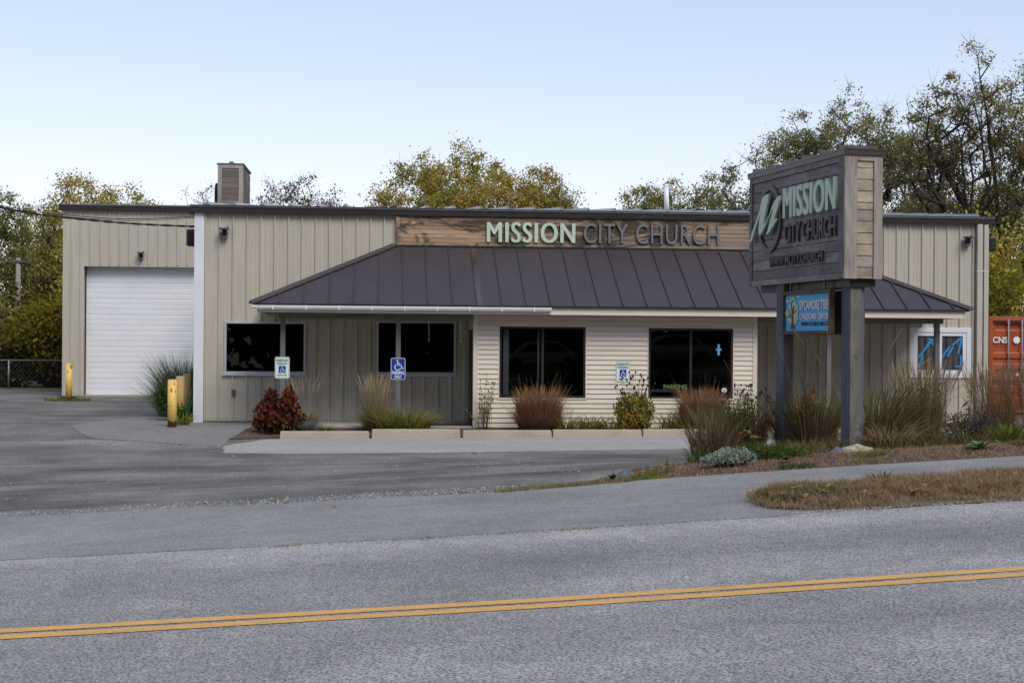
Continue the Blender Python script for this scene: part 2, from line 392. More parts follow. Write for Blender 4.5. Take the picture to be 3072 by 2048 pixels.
M_asroad = m_asphalt('road_asphalt', .182, .10, .72, 98, .24, wheel=(-28, -18, [(-28, 1), (-26.6, 1.04), (-25.7, .86), (-24.7, 1.04), (-23.9, .90), (-23.0, 1.0), (-22.3, 1.08), (-21.3, .82), (-20.7, .90), (-20.15, 1.16), (-19.4, 1.18)]), warm=(1.03, .99, 1.0), cracks=.34)
M_aswalk = m_asphalt('walk_asphalt', .182, .12, .45, 110, .24, warm=(1.02, .995, 1.0), cracks=.45)
M_aslot = m_asphalt('lot_asphalt', .120, .40, .50, 85, .50, warm=(1.04, 1, .93), cracks=.35)
M_asnew = m_asphalt('apron_asphalt', .170, .08, .25, 100, .10, warm=(1.03, 1, .96))
M_asstrip = m_asphalt('pale_strip', .275, .08, .22, 60, .08, warm=(1.02, 1, .97))

# ------------------------------------------------------------------ ground sheets
def inside(poly, x, y):
    c = False; n = len(poly); j = n-1
    for i in range(n):
        xi, yi = poly[i]; xj, yj = poly[j]
        if (yi > y) != (yj > y) and x < (xj-xi)*(y-yi)/(yj-yi)+xi: c = not c
        j = i
    return c
def sheet(name, poly, lift, mat, step=.5, jitter=0, kind='structure', label=None, thick=0, zf=None, smooth_edge=True):
    zf = zf or Z; bd = []
    n = len(poly); rnd = random.Random(hash(len(poly))+3)
    for i in range(n):
        a = Vector(poly[i]); b = Vector(poly[(i+1) % n]); L = (b-a).length; k = max(1, int(L/(step if not jitter else min(step, .18))))
        nn = Vector((-(b-a).y, (b-a).x)).normalized()
        for t in range(k):
            p = a.lerp(b, t/k)
            if jitter and t: p = p+nn*rnd.uniform(-jitter, jitter)
            bd.append((p.x, p.y))
    xs = [p[0] for p in poly]; ys = [p[1] for p in poly]; pts = [Vector(p) for p in bd]
    nb = len(bd)
    gx = math.floor(min(xs)/step)*step
    while gx < max(xs):
        gy = math.floor(min(ys)/step)*step
        while gy < max(ys):
            if inside(bd, gx, gy): pts.append(Vector((gx, gy)))
            gy += step
        gx += step
    vo, _, fo, _, _, _ = delaunay_2d_cdt(pts, [(i, (i+1) % nb) for i in range(nb)], [], 1, 1e-5)
    V = [(p.x, p.y, zf(p.x, p.y)+lift) for p in vo]; F = []
    for f in fo:
        a, b, c = (vo[i] for i in f[:3])
        F.append(f if (b-a).cross(c-a) > 0 else tuple(reversed(f)))
    from collections import Counter                              # a short skirt, so no edge floats
    cnt = Counter(tuple(sorted((f[i], f[(i+1) % len(f)]))) for f in F for i in range(len(f)))
    for f in list(F):
        for i in range(len(f)):
            a, b = f[i], f[(i+1) % len(f)]
            if cnt[tuple(sorted((a, b)))] == 1:
                k = len(V); V += [(V[a][0], V[a][1], V[a][2]-.035), (V[b][0], V[b][1], V[b][2]-.035)]; F.append((b, a, k, k+1))
    me = bpy.data.meshes.new(name); me.from_pydata(V, [], F); me.update()
    o = link_mesh(name, me, mat, None, False); o['kind'] = kind
    if label: o['label'] = label
    return o

def grid_axis(lo, hi, near0, near1, fine, coarse):
    a = []; x = lo
    while x < hi: a.append(x); x += fine if near0 <= x < near1 else coarse
    a.append(hi); return a
gx = grid_axis(-260, 260, -30, 30, .5, 10); gy = grid_axis(-80, 400, -36, 30, .5, 10)
V = np.array([(x, y, Z(x, y)-.035) for x in gx for y in gy]); ny = len(gy)
F = np.array([(i*ny+j, (i+1)*ny+j, (i+1)*ny+j+1, i*ny+j+1) for i in range(len(gx)-1) for j in range(ny-1)])
o = link_mesh('ground', np_mesh(V, F), M_soil, None, False); o['kind'] = 'structure'

LOTP = [(-45, -16.95), (1.73, -16.97), (2.15, -16.5), (2.62, -15.8), (3.02, -15.15), (3.9, -14.75), (4.6, -13.6), (5.6, -12.4), (9, -11.9), (16, -11.6), (24, -11.2), (24, -3.45), (14.5, 3.6), (-3.9, 3.5), (-3.9, 14.6), (-10.3, 14.6), (-10.3, 17.6), (-14, 20.6), (-45, 21)]
sheet('parking_lot', LOTP, 0, M_aslot, .5)
sheet('road', [(-70, -26.9), (70, -26.9), (70, -19.85), (-70, -19.85)], .002, M_asroad, 1.0, .0)
sheet('sidewalk', [(-70, -20.12), (-8, -20.12), (3.45, -20.04), (3.9, -19.9), (4.6, -19.6), (9, -19.5), (30, -19.4), (30, -16.25), (7.4, -16.3), (4.9, -16.34), (2.8, -16.52), (1.7, -16.88), (-8, -16.9), (-70, -16.9)], .010, M_aswalk, .5, .012)
sheet('apron', [(-6.6, -1.4), (-6.15, -2.5), (-5.75, -3.2), (-4.9, -3.95), (-3.92, -4.85), (-3.04, -5.5), (-2.95, -4.9), (-3.06, -3.55), (-2.9, -2.2), (-2.6, -.5), (-1.4, -.1), (-4.1, -.02), (-4.2, 3.4), (-5.2, 3.4), (-6.3, .5)], .010, M_asnew, .4, .02)
sheet('paved_strip', [(-2.95, -5.5), (-2.3, -3.72), (7.2, -3.5), (13.2, -3.35), (13.0, -6.2), (9.5, -6.5), (5.7, -6.75), (.9, -7.3), (-1.6, -7.35), (-2.75, -7.1)], .008, M_asstrip, .5, .03)
sheet('mulch_bed', [(-3.0, -3.75), (-2.0, -3.5), (14.6, -3.3), (14.6, -.02), (2.0, -.02), (1.95, -1.9), (1.92, -2.05), (-1.45, -2.05), (-1.45, -.7), (-2.6, -.55), (-2.85, -2.2)], .03, M_mulch, .35, .02)
BED = [(1.72, -16.9), (2.2, -16.45), (2.66, -15.75), (3.06, -15.1), (3.95, -14.7), (4.65, -13.55), (5.6, -12.35), (9, -11.85), (16, -11.55), (26, -11.1), (26, -16.3), (7.4, -16.32), (4.9, -16.35), (2.8, -16.55)]
def zbed(x, y):
    dd = max(0, min(1, (x-3.2)/1.2)); return Z(x, y)-.02+.045*dd*math.sin(min(1, max(0, (y+16.4)/1.2))*math.pi/2)
sheet('flower_bed', BED, .012, M_mulch, .3, .03, zf=zbed)
VERGE = [(3.46, -19.2), (3.64, -18.72), (4.1, -18.34), (5, -18.24), (30, -18.2), (30, -19.93), (5.7, -19.98), (4.3, -19.95), (3.8, -19.82), (3.5, -19.55)]
sheet('verge', VERGE, .016, M_soil, .18, .045, zf=lambda x, y: Z(x, y)+.034*math.sin(max(0, min(1, (y+19.95)/1.75))*math.pi))
sheet('walkway', [(-1.42, -1.98), (1.88, -1.98), (1.88, -.02), (-1.42, -.02)], .05, M_conc, .5, zf=lambda x, y: -.02)
# painted double line, part of the road
def strip(name, y0, y1, mat, parent):
    V = []; F = []; xs = np.arange(-60, 60.1, .25); rr = random.Random(int(y0*100))
    for x in xs:
        V += [(x, y0+rr.uniform(-.004, .004), Z(x, y0)+.0065), (x, y1+rr.uniform(-.004, .004), Z(x, y1)+.0065)]
    F = [(2*i, 2*i+2, 2*i+3, 2*i+1) for i in range(len(xs)-1)]
    me = bpy.data.meshes.new(name); me.from_pydata(V, [], F); me.update(); return link_mesh(name, me, mat, parent)
def m_line():
    n = NT('yellow_line'); f = n.noise(55, None, 4, .8); gg = n.noise(5, n.pos((.5, 2, 1)), 4, .7)
    n.col(n.mix(n.ramp(n.math('ADD', n.math('MULTIPLY', f, .7), n.math('MULTIPLY', gg, .3)), [(.52, g(0)), (.60, g(.9))]), (.62, .33, .075, 1), (.24, .19, .13, 1))); n.rough(.8); n.bump(f, .4, .004); return n.m
M_line = m_line()
road = bpy.data.objects['road']
strip('centre_line', -23.465, -23.335, M_line, road); strip('centre_line', -23.265, -23.135, M_line, road)

# ------------------------------------------------------------------ main building
bld = thing('church_building', (5, 0, 0), 'long low tan metal building with a brown hipped canopy along its front', 'building')
def ribwall(mb, x0, x1, z0, z1, y, sp, ph, openings=(), h=.034, s=1.0):
    """vertical ribbed metal sheet facing -Y"""
    prof = []
    n0 = math.floor((x0-ph)/sp)-1; n1 = math.ceil((x1-ph)/sp)+1
    for n in range(n0, n1):
        c = ph+n*sp
        prof += [(c-.030, 0), (c-.016, h), (c+.014, h), (c+.022, 0)]
        for q in (.36, .64): prof += [(c+sp*q-.012, 0), (c+sp*q-.005, .005), (c+sp*q+.005, .005), (c+sp*q+.012, 0)]
    def dep(x):
        for i in range(len(prof)-1):
            if prof[i][0] <= x <= prof[i+1][0]:
                a, b = prof[i], prof[i+1]; return a[1]+(b[1]-a[1])*(x-a[0])/max(1e-9, b[0]-a[0])
        return 0
    xs = sorted(set([x0, x1]+[p[0] for p in prof if x0 < p[0] < x1]+[v for o_ in openings for v in o_[:2] if x0 < v < x1]))
    for a, b in zip(xs[:-1], xs[1:]):
        m_ = (a+b)/2; cuts = sorted((o_[2], o_[3]) for o_ in openings if o_[0] <= m_ <= o_[1]); z = z0; segs = []
        for c0, c1 in cuts:
            if c0 > z: segs.append((z, c0))
            z = max(z, c1)
        if z < z1: segs.append((z, z1))
        for s0, s1 in segs:
            mb.poly([(a, y-dep(a), s0), (b, y-dep(b), s0), (b, y-dep(b), s1), (a, y-dep(a), s1)])
WIN = [(-3.54, -1.74, 1.06, 2.25), (-.16, 1.63, 1.06, 2.29), (12.22, 13.69, 1.07, 2.24)]
mb = MB(); ribwall(mb, -4.0, 13.80, .02, 4.72, 0, .305, -3.66, WIN+[(2.1, 7.9, .05, 2.40)])
ribwall(mb, 13.80, 14.07, .02, 4.72, -.0, .305, -3.66)
mb.poly([(-4.2, 0, 0), (-4.2, 22, 0), (-4.2, 22, 6.5), (-4.2, 0, 4.75)]); mb.poly([(14.07, 0, 0), (14.07, 22, 0), (14.07, 22, 6.5), (14.07, 0, 4.75)])
mb.poly([(-4.2, 22, 0), (14.07, 22, 0), (14.07, 22, 6.5), (-4.2, 22, 6.5)])
mb.build('wall', M_wall, bld)
mb = MB(); mb.box(-4.21, -4.025, -.045, .16, -.01, 4.69); mb.box(-4.025, -3.995, -.03, .0, -.01, 4.69); mb.build('corner_trim', M_white, bld)
mb = MB(); mb.box(-4.0, 14.09, -.012, .05, -.03, .03); mb.build('base_trim', M_dgrey, bld)
mb = MB(); mb.box(14.05, 14.10, -.03, .10, .0, 4.69); mb.build('corner_trim', M_trim, bld)
# roof: sheet with tall ribs running back
S = .083
rf = MB(); zr0 = 4.825
rf.poly([(-4.26, -.16, zr0), (14.16, -.16, zr0), (14.16, 22.1, zr0+22.26*S), (-4.26, 22.1, zr0+22.26*S)])
rf.poly([(-4.26, -.16, zr0-.05), (14.16, -.16, zr0-.05), (14.16, 22.1, zr0+22.26*S-.05), (-4.26, 22.1, zr0+22.26*S-.05)])
roof = rf.build('roof', M_roofm, bld)
x = -3.93
while x < 14:
    r_ = MB(); a, b = -.175, 22.05
    pr = [(x-.055, 0), (x-.018, .068), (x+.018, .068), (x+.055, 0)]
    za, zb = zr0+.002, zr0+.002+22.2*S
    A = [(p[0], a, za+p[1]) for p in pr]; B = [(p[0], b, zb+p[1]) for p in pr]
    for i in range(3): r_.poly([A[i], A[i+1], B[i+1], B[i]])
    r_.poly(A); r_.build('roof_rib', M_roofm, roof)
    x += .61
def eave(mb, x0, x1, y, zt, k=1.0):
    pr = [(y+.02, zt), (y-.145*k, zt-.035*k), (y-.15*k, zt-.062*k), (y-.135*k, zt-.072*k), (y-.10*k, zt-.185*k), (y, zt-.185*k)]
    n = len(pr); b = len(mb.v)
    mb.v += [(x0, p[0], p[1]) for p in pr]+[(x1, p[0], p[1]) for p in pr]
    for i in range(n-1): mb.f.append((b+i, b+i+1, b+n+i+1, b+n+i)); mb.m.append(0); mb.sm.append(False)
    mb.f.append(tuple(b+i for i in range(n))); mb.f.append(tuple(b+n+i for i in reversed(range(n)))); mb.m += [0, 0]; mb.sm += [False, False]
mb = MB(); eave(mb, -4.30, 2.098, -.02, 4.845); eave(mb, 2.102, 8.6, -.02, 4.845); eave(mb, 8.604, 14.19, -.02, 4.845); mb.build('fascia', M_fascia, bld)
mb = MB(); mb.box(-4.31, -4.22, -.06, 22, 4.64, 4.83); mb.build('rake_trim', M_fascia, bld)
# downspouts
for (x0, x1, yy) in ((13.79, 13.92, -.12), (13.955, 14.06, -.11)):
    mb = MB(); mb.box(x0, x1, yy, yy+.09, .12, 4.66)
    mb.box(x0-.008, x1+.008, yy-.02, yy+.06, .06, .14)
    ds = mb.build('downspout', M_trim, bld, bevel=.008)
    for zb in (3.55, 1.28, .98, .42):
        MB().box(x0-.01, x1+.01, yy-.006, yy+.095, zb, zb+.025).build('strap', M_vtrim, ds)
# windows
def alu_window(x0, x1, z0, z1, mat, y=0, fw_=.045, sill=True):
    mb = MB(); d = .035
    mb.box(x0, x1, y-d, y+.06, z1-fw_, z1); mb.box(x0, x1, y-d, y+.06, z0+.03, z0+.03+fw_)
    mb.box(x0, x0+fw_, y-d+.002, y+.058, z0+.03+fw_, z1-fw_); mb.box(x1-fw_, x1, y-d+.002, y+.058, z0+.03+fw_, z1-fw_)
    wnd = mb.build('window', mat, bld)
    MB().poly([(x0+fw_-.005, y+.025, z0+.07), (x1-fw_+.005, y+.025, z0+.07), (x1-fw_+.005, y+.025, z1-fw_+.005), (x0+fw_-.005, y+.025, z1-fw_+.005)]).build('pane', M_pane, wnd)
    if sill: MB().box(x0-.03, x1+.03, y-.06, y+.0, z0-.02, z0+.03).build('sill', mat, wnd)
    return wnd
alu_window(-3.54, -1.74, 1.06, 2.25, M_alu); alu_window(-.16, 1.63, 1.06, 2.29, M_alu)
# white vinyl window with blue tape
mb = MB(); X0, X1, Z0, Z1 = 12.22, 13.69, 1.07, 2.24
mb.box(X0, X1, -.035, .03, Z1-.11, Z1); mb.box(X0, X1, -.035, .03, Z0, Z0+.12); mb.box(X0, X0+.12, -.034, .03, Z0+.12, Z1-.11); mb.box(X1-.11, X1, -.034, .03, Z0+.12, Z1-.11)
mb.box(12.34, 12.40, -.02, .03, 1.19, 2.13); mb.box(13.49, 13.58, -.02, .03, 1.19, 2.13); mb.box(12.40, 13.49, -.02, .03, 2.045, 2.13); mb.box(12.40, 13.49, -.02, .03, 1.19, 1.25); mb.box(12.86, 12.99, -.02, .03, 1.25, 2.045)
w3 = mb.build('window', M_white, bld, bevel=.004)
n_ = NT('grey_curtain'); cv = n_.noise(14, n_.pos((1, 1, .12)), 4); n_.col(n_.ramp(cv, [(.35, (.022, .022, .024, 1)), (.65, (.11, .11, .115, 1))])); n_.rough(.25); M_curtain = n_.m
mb = MB(); mb.box(12.395, 12.865, .012, .02, 1.245, 2.05); mb.box(12.985, 13.495, .012, .02, 1.245, 2.05); mb.build('pane', M_curtain, w3)
wf = WALL(-.0)
tp = MB()
for i, (a, b) in enumerate([((12.75, 1.985), (12.44, 1.53)), ((12.68, 1.99), (12.83, 1.80)), ((12.80, 1.98), (12.45, 1.57)), ((12.55, 1.61), (12.40, 1.23)), ((13.19, 1.81), (13.00, 1.55)), ((13.27, 1.80), (13.12, 1.565)), ((13.49, 2.03), (13.24, 1.83)), ((13.485, 2.03), (13.385, 1.63)), ((13.455, 1.60), (13.455, 1.335)), ((13.31, 1.34), (13.48, 1.34))]):
    tp.stroke([a, b], .045, wf, -.008+.0012*i, -.0075+.0012*i)
tp.build('tape_strip', M_tape, w3)
# bumped-out front with clapboard siding
YB = -1.85
def clap(mb, x0, x1, z0, z1, y, h, openings):
    n = int(math.ceil((z1-z0)/h))
    for i in range(n):
        a, b = z0+i*h, min(z0+(i+1)*h, z1)
        a = a+.010
        dep = lambda z: .020*(1-(z-a)/h)+.001
        zc = sorted(set([a, b]+[v for o_ in openings for v in o_[2:4] if a < v < b]))
        for p, q in zip(zc[:-1], zc[1:]):
            m_ = (p+q)/2; xs = x0; cuts = sorted((o_[0], o_[1]) for o_ in openings if o_[2] <= m_ <= o_[3])
            for c0, c1 in cuts+[(x1, x1)]:
                if c0 > xs:
                    mb.poly([(xs, y-dep(p), p), (c0, y-dep(p), p), (c0, y-dep(q), q), (xs, y-dep(q), q)])
                    if p == a: mb.poly([(xs, y+.012, p), (c0, y+.012, p), (c0, y-dep(p), p), (xs, y-dep(p), p)]); mb.poly([(xs, y+.012, p-.012), (c0, y+.012, p-.012), (c0, y+.012, p), (xs, y+.012, p)])
                xs = max(xs, c1)
BW = [(2.47, 4.33, .62, 2.18), (5.70, 7.56, .62, 2.17)]
mb = MB(); clap(mb, 2.0, 8.0, .0, 2.42, YB, .104, BW)
mb.poly([(1.915, YB, 0), (1.915, 0, 0), (1.915, 0, 2.45), (1.915, YB, 2.45)]); mb.poly([(8.09, YB, 0), (8.09, 0, 0), (8.09, 0, 2.45), (8.09, YB, 2.45)])
mb.build('siding', M_vinyl, bld)
for x0 in (1.91, 8.0):
    MB().box(x0, x0+.095, YB-.025, YB+.05, -.02, 2.43).build('corner_board', M_vtrim, bld)
for (x0, x1, z0, z1) in BW:
    mb = MB(); fw_ = .045
    mb.box(x0, x1, YB-.012, YB+.05, z1-fw_-.015, z1-.015); mb.box(x0, x1, YB-.012, YB+.05, z0+.02, z0+.02+fw_)
    mb.box(x0, x0+fw_, YB-.0125, YB+.05, z0+.02+fw_, z1-fw_-.015); mb.box(x1-fw_, x1, YB-.0125, YB+.05, z0+.02+fw_, z1-fw_-.015)
    xm = (x0+x1)/2-.0; mb.box(xm-.025, xm+.025, YB-.012, YB+.05, z0+.02+fw_, z1-fw_-.015)
    wnd = mb.build('window', M_bronze, bld)
    MB().poly([(x0+fw_-.004, YB+.026, z0+fw_), (x1-fw_+.004, YB+.026, z0+fw_), (x1-fw_+.004, YB+.026, z1-fw_-.01), (x0+fw_-.004, YB+.026, z1-fw_-.01)]).build('pane', M_pane, wnd)
    t_ = MB(); t_.box(x0-.022, x0, YB-.02, YB+.03, z0-.01, z1+.01); t_.box(x1, x1+.022, YB-.02, YB+.03, z0-.01, z1+.01); t_.box(x0-.022, x1+.022, YB-.021, YB+.03, z1-.012, z1+.012); t_.box(x0-.03, x1+.03, YB-.024, YB+.03, z0-.015, z0+.02)
    t_.build('casing', M_vtrim, wnd)
    BWND = wnd
# side door in the recess
MB().box(1.885, 1.912, -1.55, -.55, .03, 2.1).build('door', M_bronze, bld)
# canopy: soffit, beam, posts, fascia, roof
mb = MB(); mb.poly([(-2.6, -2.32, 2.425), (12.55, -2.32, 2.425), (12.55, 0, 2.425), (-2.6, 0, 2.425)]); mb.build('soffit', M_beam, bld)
mb = MB(); mb.box(-2.62, 3.50, -2.335, -2.305, 2.415, 2.595); mb.box(3.50, 12.57, -2.3355, -2.3055, 2.415, 2.595); mb.box(-2.62, -2.59, -2.305, 0, 2.415, 2.595); mb.box(12.54, 12.57, -2.305, 0, 2.415, 2.595)
mb.box(3.5, 12.57, -2.342, -2.336, 2.535, 2.54); mb.build('canopy_fascia', M_vtrim, bld)
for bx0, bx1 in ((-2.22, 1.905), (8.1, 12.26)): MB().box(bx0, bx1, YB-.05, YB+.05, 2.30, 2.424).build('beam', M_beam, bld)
for px in (-2.12, .31, 9.69, 12.13):
    mb = MB(); mb.box(px-.05, px+.05, YB-.05, YB+.05, -.05, 2.30); mb.box(px-.06, px+.06, YB-.06, YB+.06, -.05, .06); mb.build('canopy_post', M_post, bld)
gt = MB(); pr = [(-2.345, 2.565), (-2.345, 2.485), (-2.43, 2.48), (-2.455, 2.52), (-2.46, 2.56), (-2.452, 2.56), (-2.43, 2.53), (-2.35, 2.53)]
b0 = len(gt.v); n = len(pr); gt.v += [(-2.72, p[0], p[1]) for p in pr]+[(3.52, p[0], p[1]) for p in pr]
for i in range(n): gt.f.append((i, (i+1) % n, n+(i+1) % n, n+i)); gt.m.append(0); gt.sm.append(False)
gt.f += [tuple(range(n)), tuple(reversed(range(n, 2*n)))]; gt.m += [0, 0]; gt.sm += [False, False]
gut = gt.build('gutter', M_gutter, bld)
for i in range(9): MB().box(-2.3+i*.68, -2.3+i*.68+.02, -2.464, -2.36, 2.475, 2.565).build('bracket', M_gutter, gut)
EV0, EV1, RG0, RG1 = (-2.72, -2.38), (12.67, -2.38), (.20, -.045), (9.78, -.045)
zE, zR = 2.605, 3.975
def cz(y): return zE+(zR-zE)*(y+2.38)/(2.38-.045)
mb = MB()
P = [(EV0[0], EV0[1], zE), (EV1[0], EV1[1], zE), (RG1[0], RG1[1], zR), (RG0[0], RG0[1], zR)]
mb.poly(P); mb.poly([(p[0], p[1], p[2]-.03) for p in P])
mb.poly([(EV0[0], EV0[1], zE), (EV0[0]+.0, EV0[1], zE-.03), (EV1[0], EV1[1], zE-.03), (EV1[0], EV1[1], zE)])
mb.poly([(EV0[0], EV0[1], zE), (RG0[0], RG0[1], zR), (EV0[0], -.02, zE)]); mb.poly([(EV1[0], EV1[1], zE), (EV1[0], -.02, zE), (RG1[0], RG1[1], zR)])
can = mb.build('canopy_roof', M_canopy, bld)
MB().box(-2.68, 12.63, -2.385, -2.33, zE-.045, zE-.012).build('drip_edge', M_black, can)
def hip_y(x):                       # how far up the front slope a seam can run before it meets the hip
    t0 = (x-EV0[0])/(RG0[0]-EV0[0]); t1 = (EV1[0]-x)/(EV1[0]-RG1[0]); t = min(1, t0, t1); return -2.38+t*(2.38-.045)
x = -2.18
while x < 12.5:
    yt = hip_y(x)-.02
    if yt > -2.3:
        m2 = MB(); hw = .011; hh = .034
        m2.v += [(x-hw, -2.375, zE+.001), (x+hw, -2.375, zE+.001), (x+hw, yt, cz(yt)+.001), (x-hw, yt, cz(yt)+.001), (x-hw, -2.375-.01, zE+hh), (x+hw, -2.375-.01, zE+hh), (x+hw, yt, cz(yt)+hh), (x-hw, yt, cz(yt)+hh)]
        for q in ((4,5,6,7),(0,1,5,4),(1,2,6,5),(2,3,7,6),(3,0,4,7)): m2.f.append(q); m2.m.append(0); m2.sm.append(False)
        m2.build('roof_seam', M_canopy, can)
    x += .517
for A_, B_ in (((EV0[0]-.03, EV0[1]-.02, zE), (RG0[0], RG0[1], zR+.01)), ((EV1[0]+.03, EV1[1]-.02, zE), (RG1[0], RG1[1], zR+.01))):
    a, b = Vector(A_), Vector(B_); d = (b-a).normalized(); s_ = d.cross(Vector((0, 0, 1))).normalized(); up = s_.cross(d)
    m2 = MB(); fr = lambda p, q, r, a=a, d=d, s_=s_, up=up: a+d*p+s_*q+up*r
    L_ = (b-a).length
    m2.v += [tuple(fr(*p)) for p in ((0, -.09, -.015), (0, 0, .055), (0, .09, -.015), (L_, -.09, -.015), (L_, 0, .055), (L_, .09, -.015))]
    for q in ((0,1,4,3),(1,2,5,4),(2,1,0),(3,4,5),(0,3,5,2)): m2.f.append(q); m2.m.append(0); m2.sm.append(False)
    m2.build('hip_cap', M_canopy, can)
MB().box(.2, 9.78, -.09, -.03, 3.955, 4.0).build('flashing', M_black, can)
# rooftop cabinet: boxed-in vent in weathered boards
ck = MB(); ck.box(-4.27, -3.66, 5.02, 6.98, 5.1, 6.34); cab = ck.build('rooftop_cabinet', M_boxwood, bld)
fr = frame((0, 5.0, 0), (1, 0, 0), (0, -1, 0)); mb = MB()
for i in range(8): mb.cbox(fr, -4.18, -3.76, 5.15+i*.148, 5.15+i*.148+.142, -.015, .004)
mb.build('board', M_boxwood, cab)
mb = MB(); mb.cbox(fr, -4.29, -4.185, 5.1, 6.26, -.02, .02); mb.cbox(fr, -3.755, -3.64, 5.1, 6.26, -.02, .02); mb.cbox(fr, -4.29, -3.64, 6.26, 6.35, -.02, .022); mb.build('trim', M_signtrim, cab)
fr2 = frame((-3.65, 0, 0), (0, 1, 0), (1, 0, 0)); mb = MB()
for i in range(16):                                    # diagonal boards on the side
    z0 = 5.0+i*.15; pts = [(5.05, z0), (6.95, z0-1.1), (6.95, z0-.96), (5.05, z0+.14)]
    pts = [(a, min(6.28, max(5.15, b))) for a, b in pts]
    if pts[0][1] < pts[3][1]-.01 or pts[1][1] < pts[2][1]-.01: mb.prism(pts, fr2, -.01, .003+.004*(i % 2))
mb.build('board', M_boxwood, cab)
mb = MB(); mb.box(-4.31, -3.62, 4.97, 7.03, 6.345, 6.385); mb.box(-4.0, -3.9, 5.0, 7.0, 6.385, 6.43); mb.build('cap', M_dgrey, cab)
mb = MB(); mb.prism([(5.3, 5.15), (5.3, 5.75), (5.45, 5.92), (6.3, 5.95), (6.5, 5.8), (6.5, 5.15)], frame((-4.28, 0, 0), (0, 1, 0), (-1, 0, 0)), 0, .13); mb.build('fan_cover', M_black, cab, bevel=.03)
mb = MB(); mb.tube([(7.46, 5, 5.2), (7.43, 5, 5.98)], .068, 16); mb.tube([(7.43, 5, 5.98), (7.43, 5, 6.0)], .072, 16)
tagp = mb.build('vent_pipe', M_white, bld)
mb = MB(); mb.box(-3.37, -3.28, -.07, -.028, .60, .73); mb.box(-3.36, -3.29, -.085, -.07, .63, .715); mb.build('outlet_box', M_dgrey, bld, bevel=.006)
# dangling wires with hooks under the canopy
for hx, zl_ in ((.95, 1.88), (1.62, 1.86)):
    mb = MB(); pts = [(hx-.02, -2.2, 2.42), (hx, -2.2, zl_+.1), (hx+.005, -2.2, zl_), (hx+.02, -2.2, zl_-.03), (hx+.005, -2.2, zl_-.06), (hx-.018, -2.2, zl_-.03), (hx-.01, -2.2, zl_)]
    mb.tube(pts, .004, 5); mb.build('hanging_hook', M_galv, bld)
# small things on the glass of the right bay window
mb = MB(); fr = WALL(YB+.02); mb.cbox(fr, 7.225, 7.275, 1.58, 1.82, 0, .003); mb.cbox(fr, 7.19, 7.31, 1.68, 1.725, .0035, .005)
mb.build('tape_cross', M_tapelight, BWND)
mb = MB(); mb.prism([(7.38+.06*math.cos(math.pi/8+i*math.pi/4), .82+.06*math.sin(math.pi/8+i*math.pi/4)) for i in range(8)], fr, 0, .006); mb.build('round_sticker', M_signwhite, BWND)
M_pgreen = m_plain('pale_green', (.13, .22, .075, 1), .6, .1)
text('window_lettering', 'PARKING', fr, 6.04, 6.56, .845, .94, 0, .004, M_pgreen, BWND, .02)

# the dim room behind the glass
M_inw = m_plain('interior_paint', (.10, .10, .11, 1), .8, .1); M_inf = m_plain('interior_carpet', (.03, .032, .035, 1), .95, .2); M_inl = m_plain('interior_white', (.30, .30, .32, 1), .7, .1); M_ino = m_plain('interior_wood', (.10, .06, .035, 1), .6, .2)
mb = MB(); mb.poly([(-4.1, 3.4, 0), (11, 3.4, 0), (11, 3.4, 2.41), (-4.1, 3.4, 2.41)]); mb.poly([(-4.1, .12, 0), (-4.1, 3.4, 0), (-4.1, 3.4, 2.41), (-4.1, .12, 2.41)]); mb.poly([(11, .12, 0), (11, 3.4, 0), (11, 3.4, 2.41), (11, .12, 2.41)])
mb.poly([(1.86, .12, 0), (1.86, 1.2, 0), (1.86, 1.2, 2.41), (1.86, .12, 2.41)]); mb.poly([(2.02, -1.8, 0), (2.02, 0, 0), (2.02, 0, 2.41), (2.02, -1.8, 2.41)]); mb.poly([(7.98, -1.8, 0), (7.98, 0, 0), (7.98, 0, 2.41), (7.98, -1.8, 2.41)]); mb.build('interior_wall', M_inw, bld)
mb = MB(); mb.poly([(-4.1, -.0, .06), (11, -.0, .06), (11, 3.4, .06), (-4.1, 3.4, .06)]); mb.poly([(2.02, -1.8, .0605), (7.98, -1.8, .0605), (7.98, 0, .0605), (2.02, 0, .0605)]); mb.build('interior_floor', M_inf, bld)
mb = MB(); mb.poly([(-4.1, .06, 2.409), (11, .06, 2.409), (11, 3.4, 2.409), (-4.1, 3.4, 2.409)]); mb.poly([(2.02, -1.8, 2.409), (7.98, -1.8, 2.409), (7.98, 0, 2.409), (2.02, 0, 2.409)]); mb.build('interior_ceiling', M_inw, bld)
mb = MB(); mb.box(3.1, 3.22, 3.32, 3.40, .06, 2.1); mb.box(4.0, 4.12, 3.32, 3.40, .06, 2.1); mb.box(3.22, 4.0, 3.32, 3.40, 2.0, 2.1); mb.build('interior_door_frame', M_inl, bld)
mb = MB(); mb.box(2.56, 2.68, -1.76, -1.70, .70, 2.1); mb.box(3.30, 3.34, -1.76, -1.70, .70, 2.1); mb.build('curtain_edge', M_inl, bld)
def table(x, y, w_, d_, lb):
    t = thing('table', (x, y, .06), lb, 'table'); MB().box(x-w_/2, x+w_/2, y-d_/2, y+d_/2, .76, .80).build('tabletop', M_inl, t)
    for a in (-1, 1):
        for b in (-1, 1): MB().box(x+a*(w_/2-.06)-.02, x+a*(w_/2-.06)+.02, y+b*(d_/2-.06)-.02, y+b*(d_/2-.06)+.02, .062, .76).build('leg', M_dgrey, t)
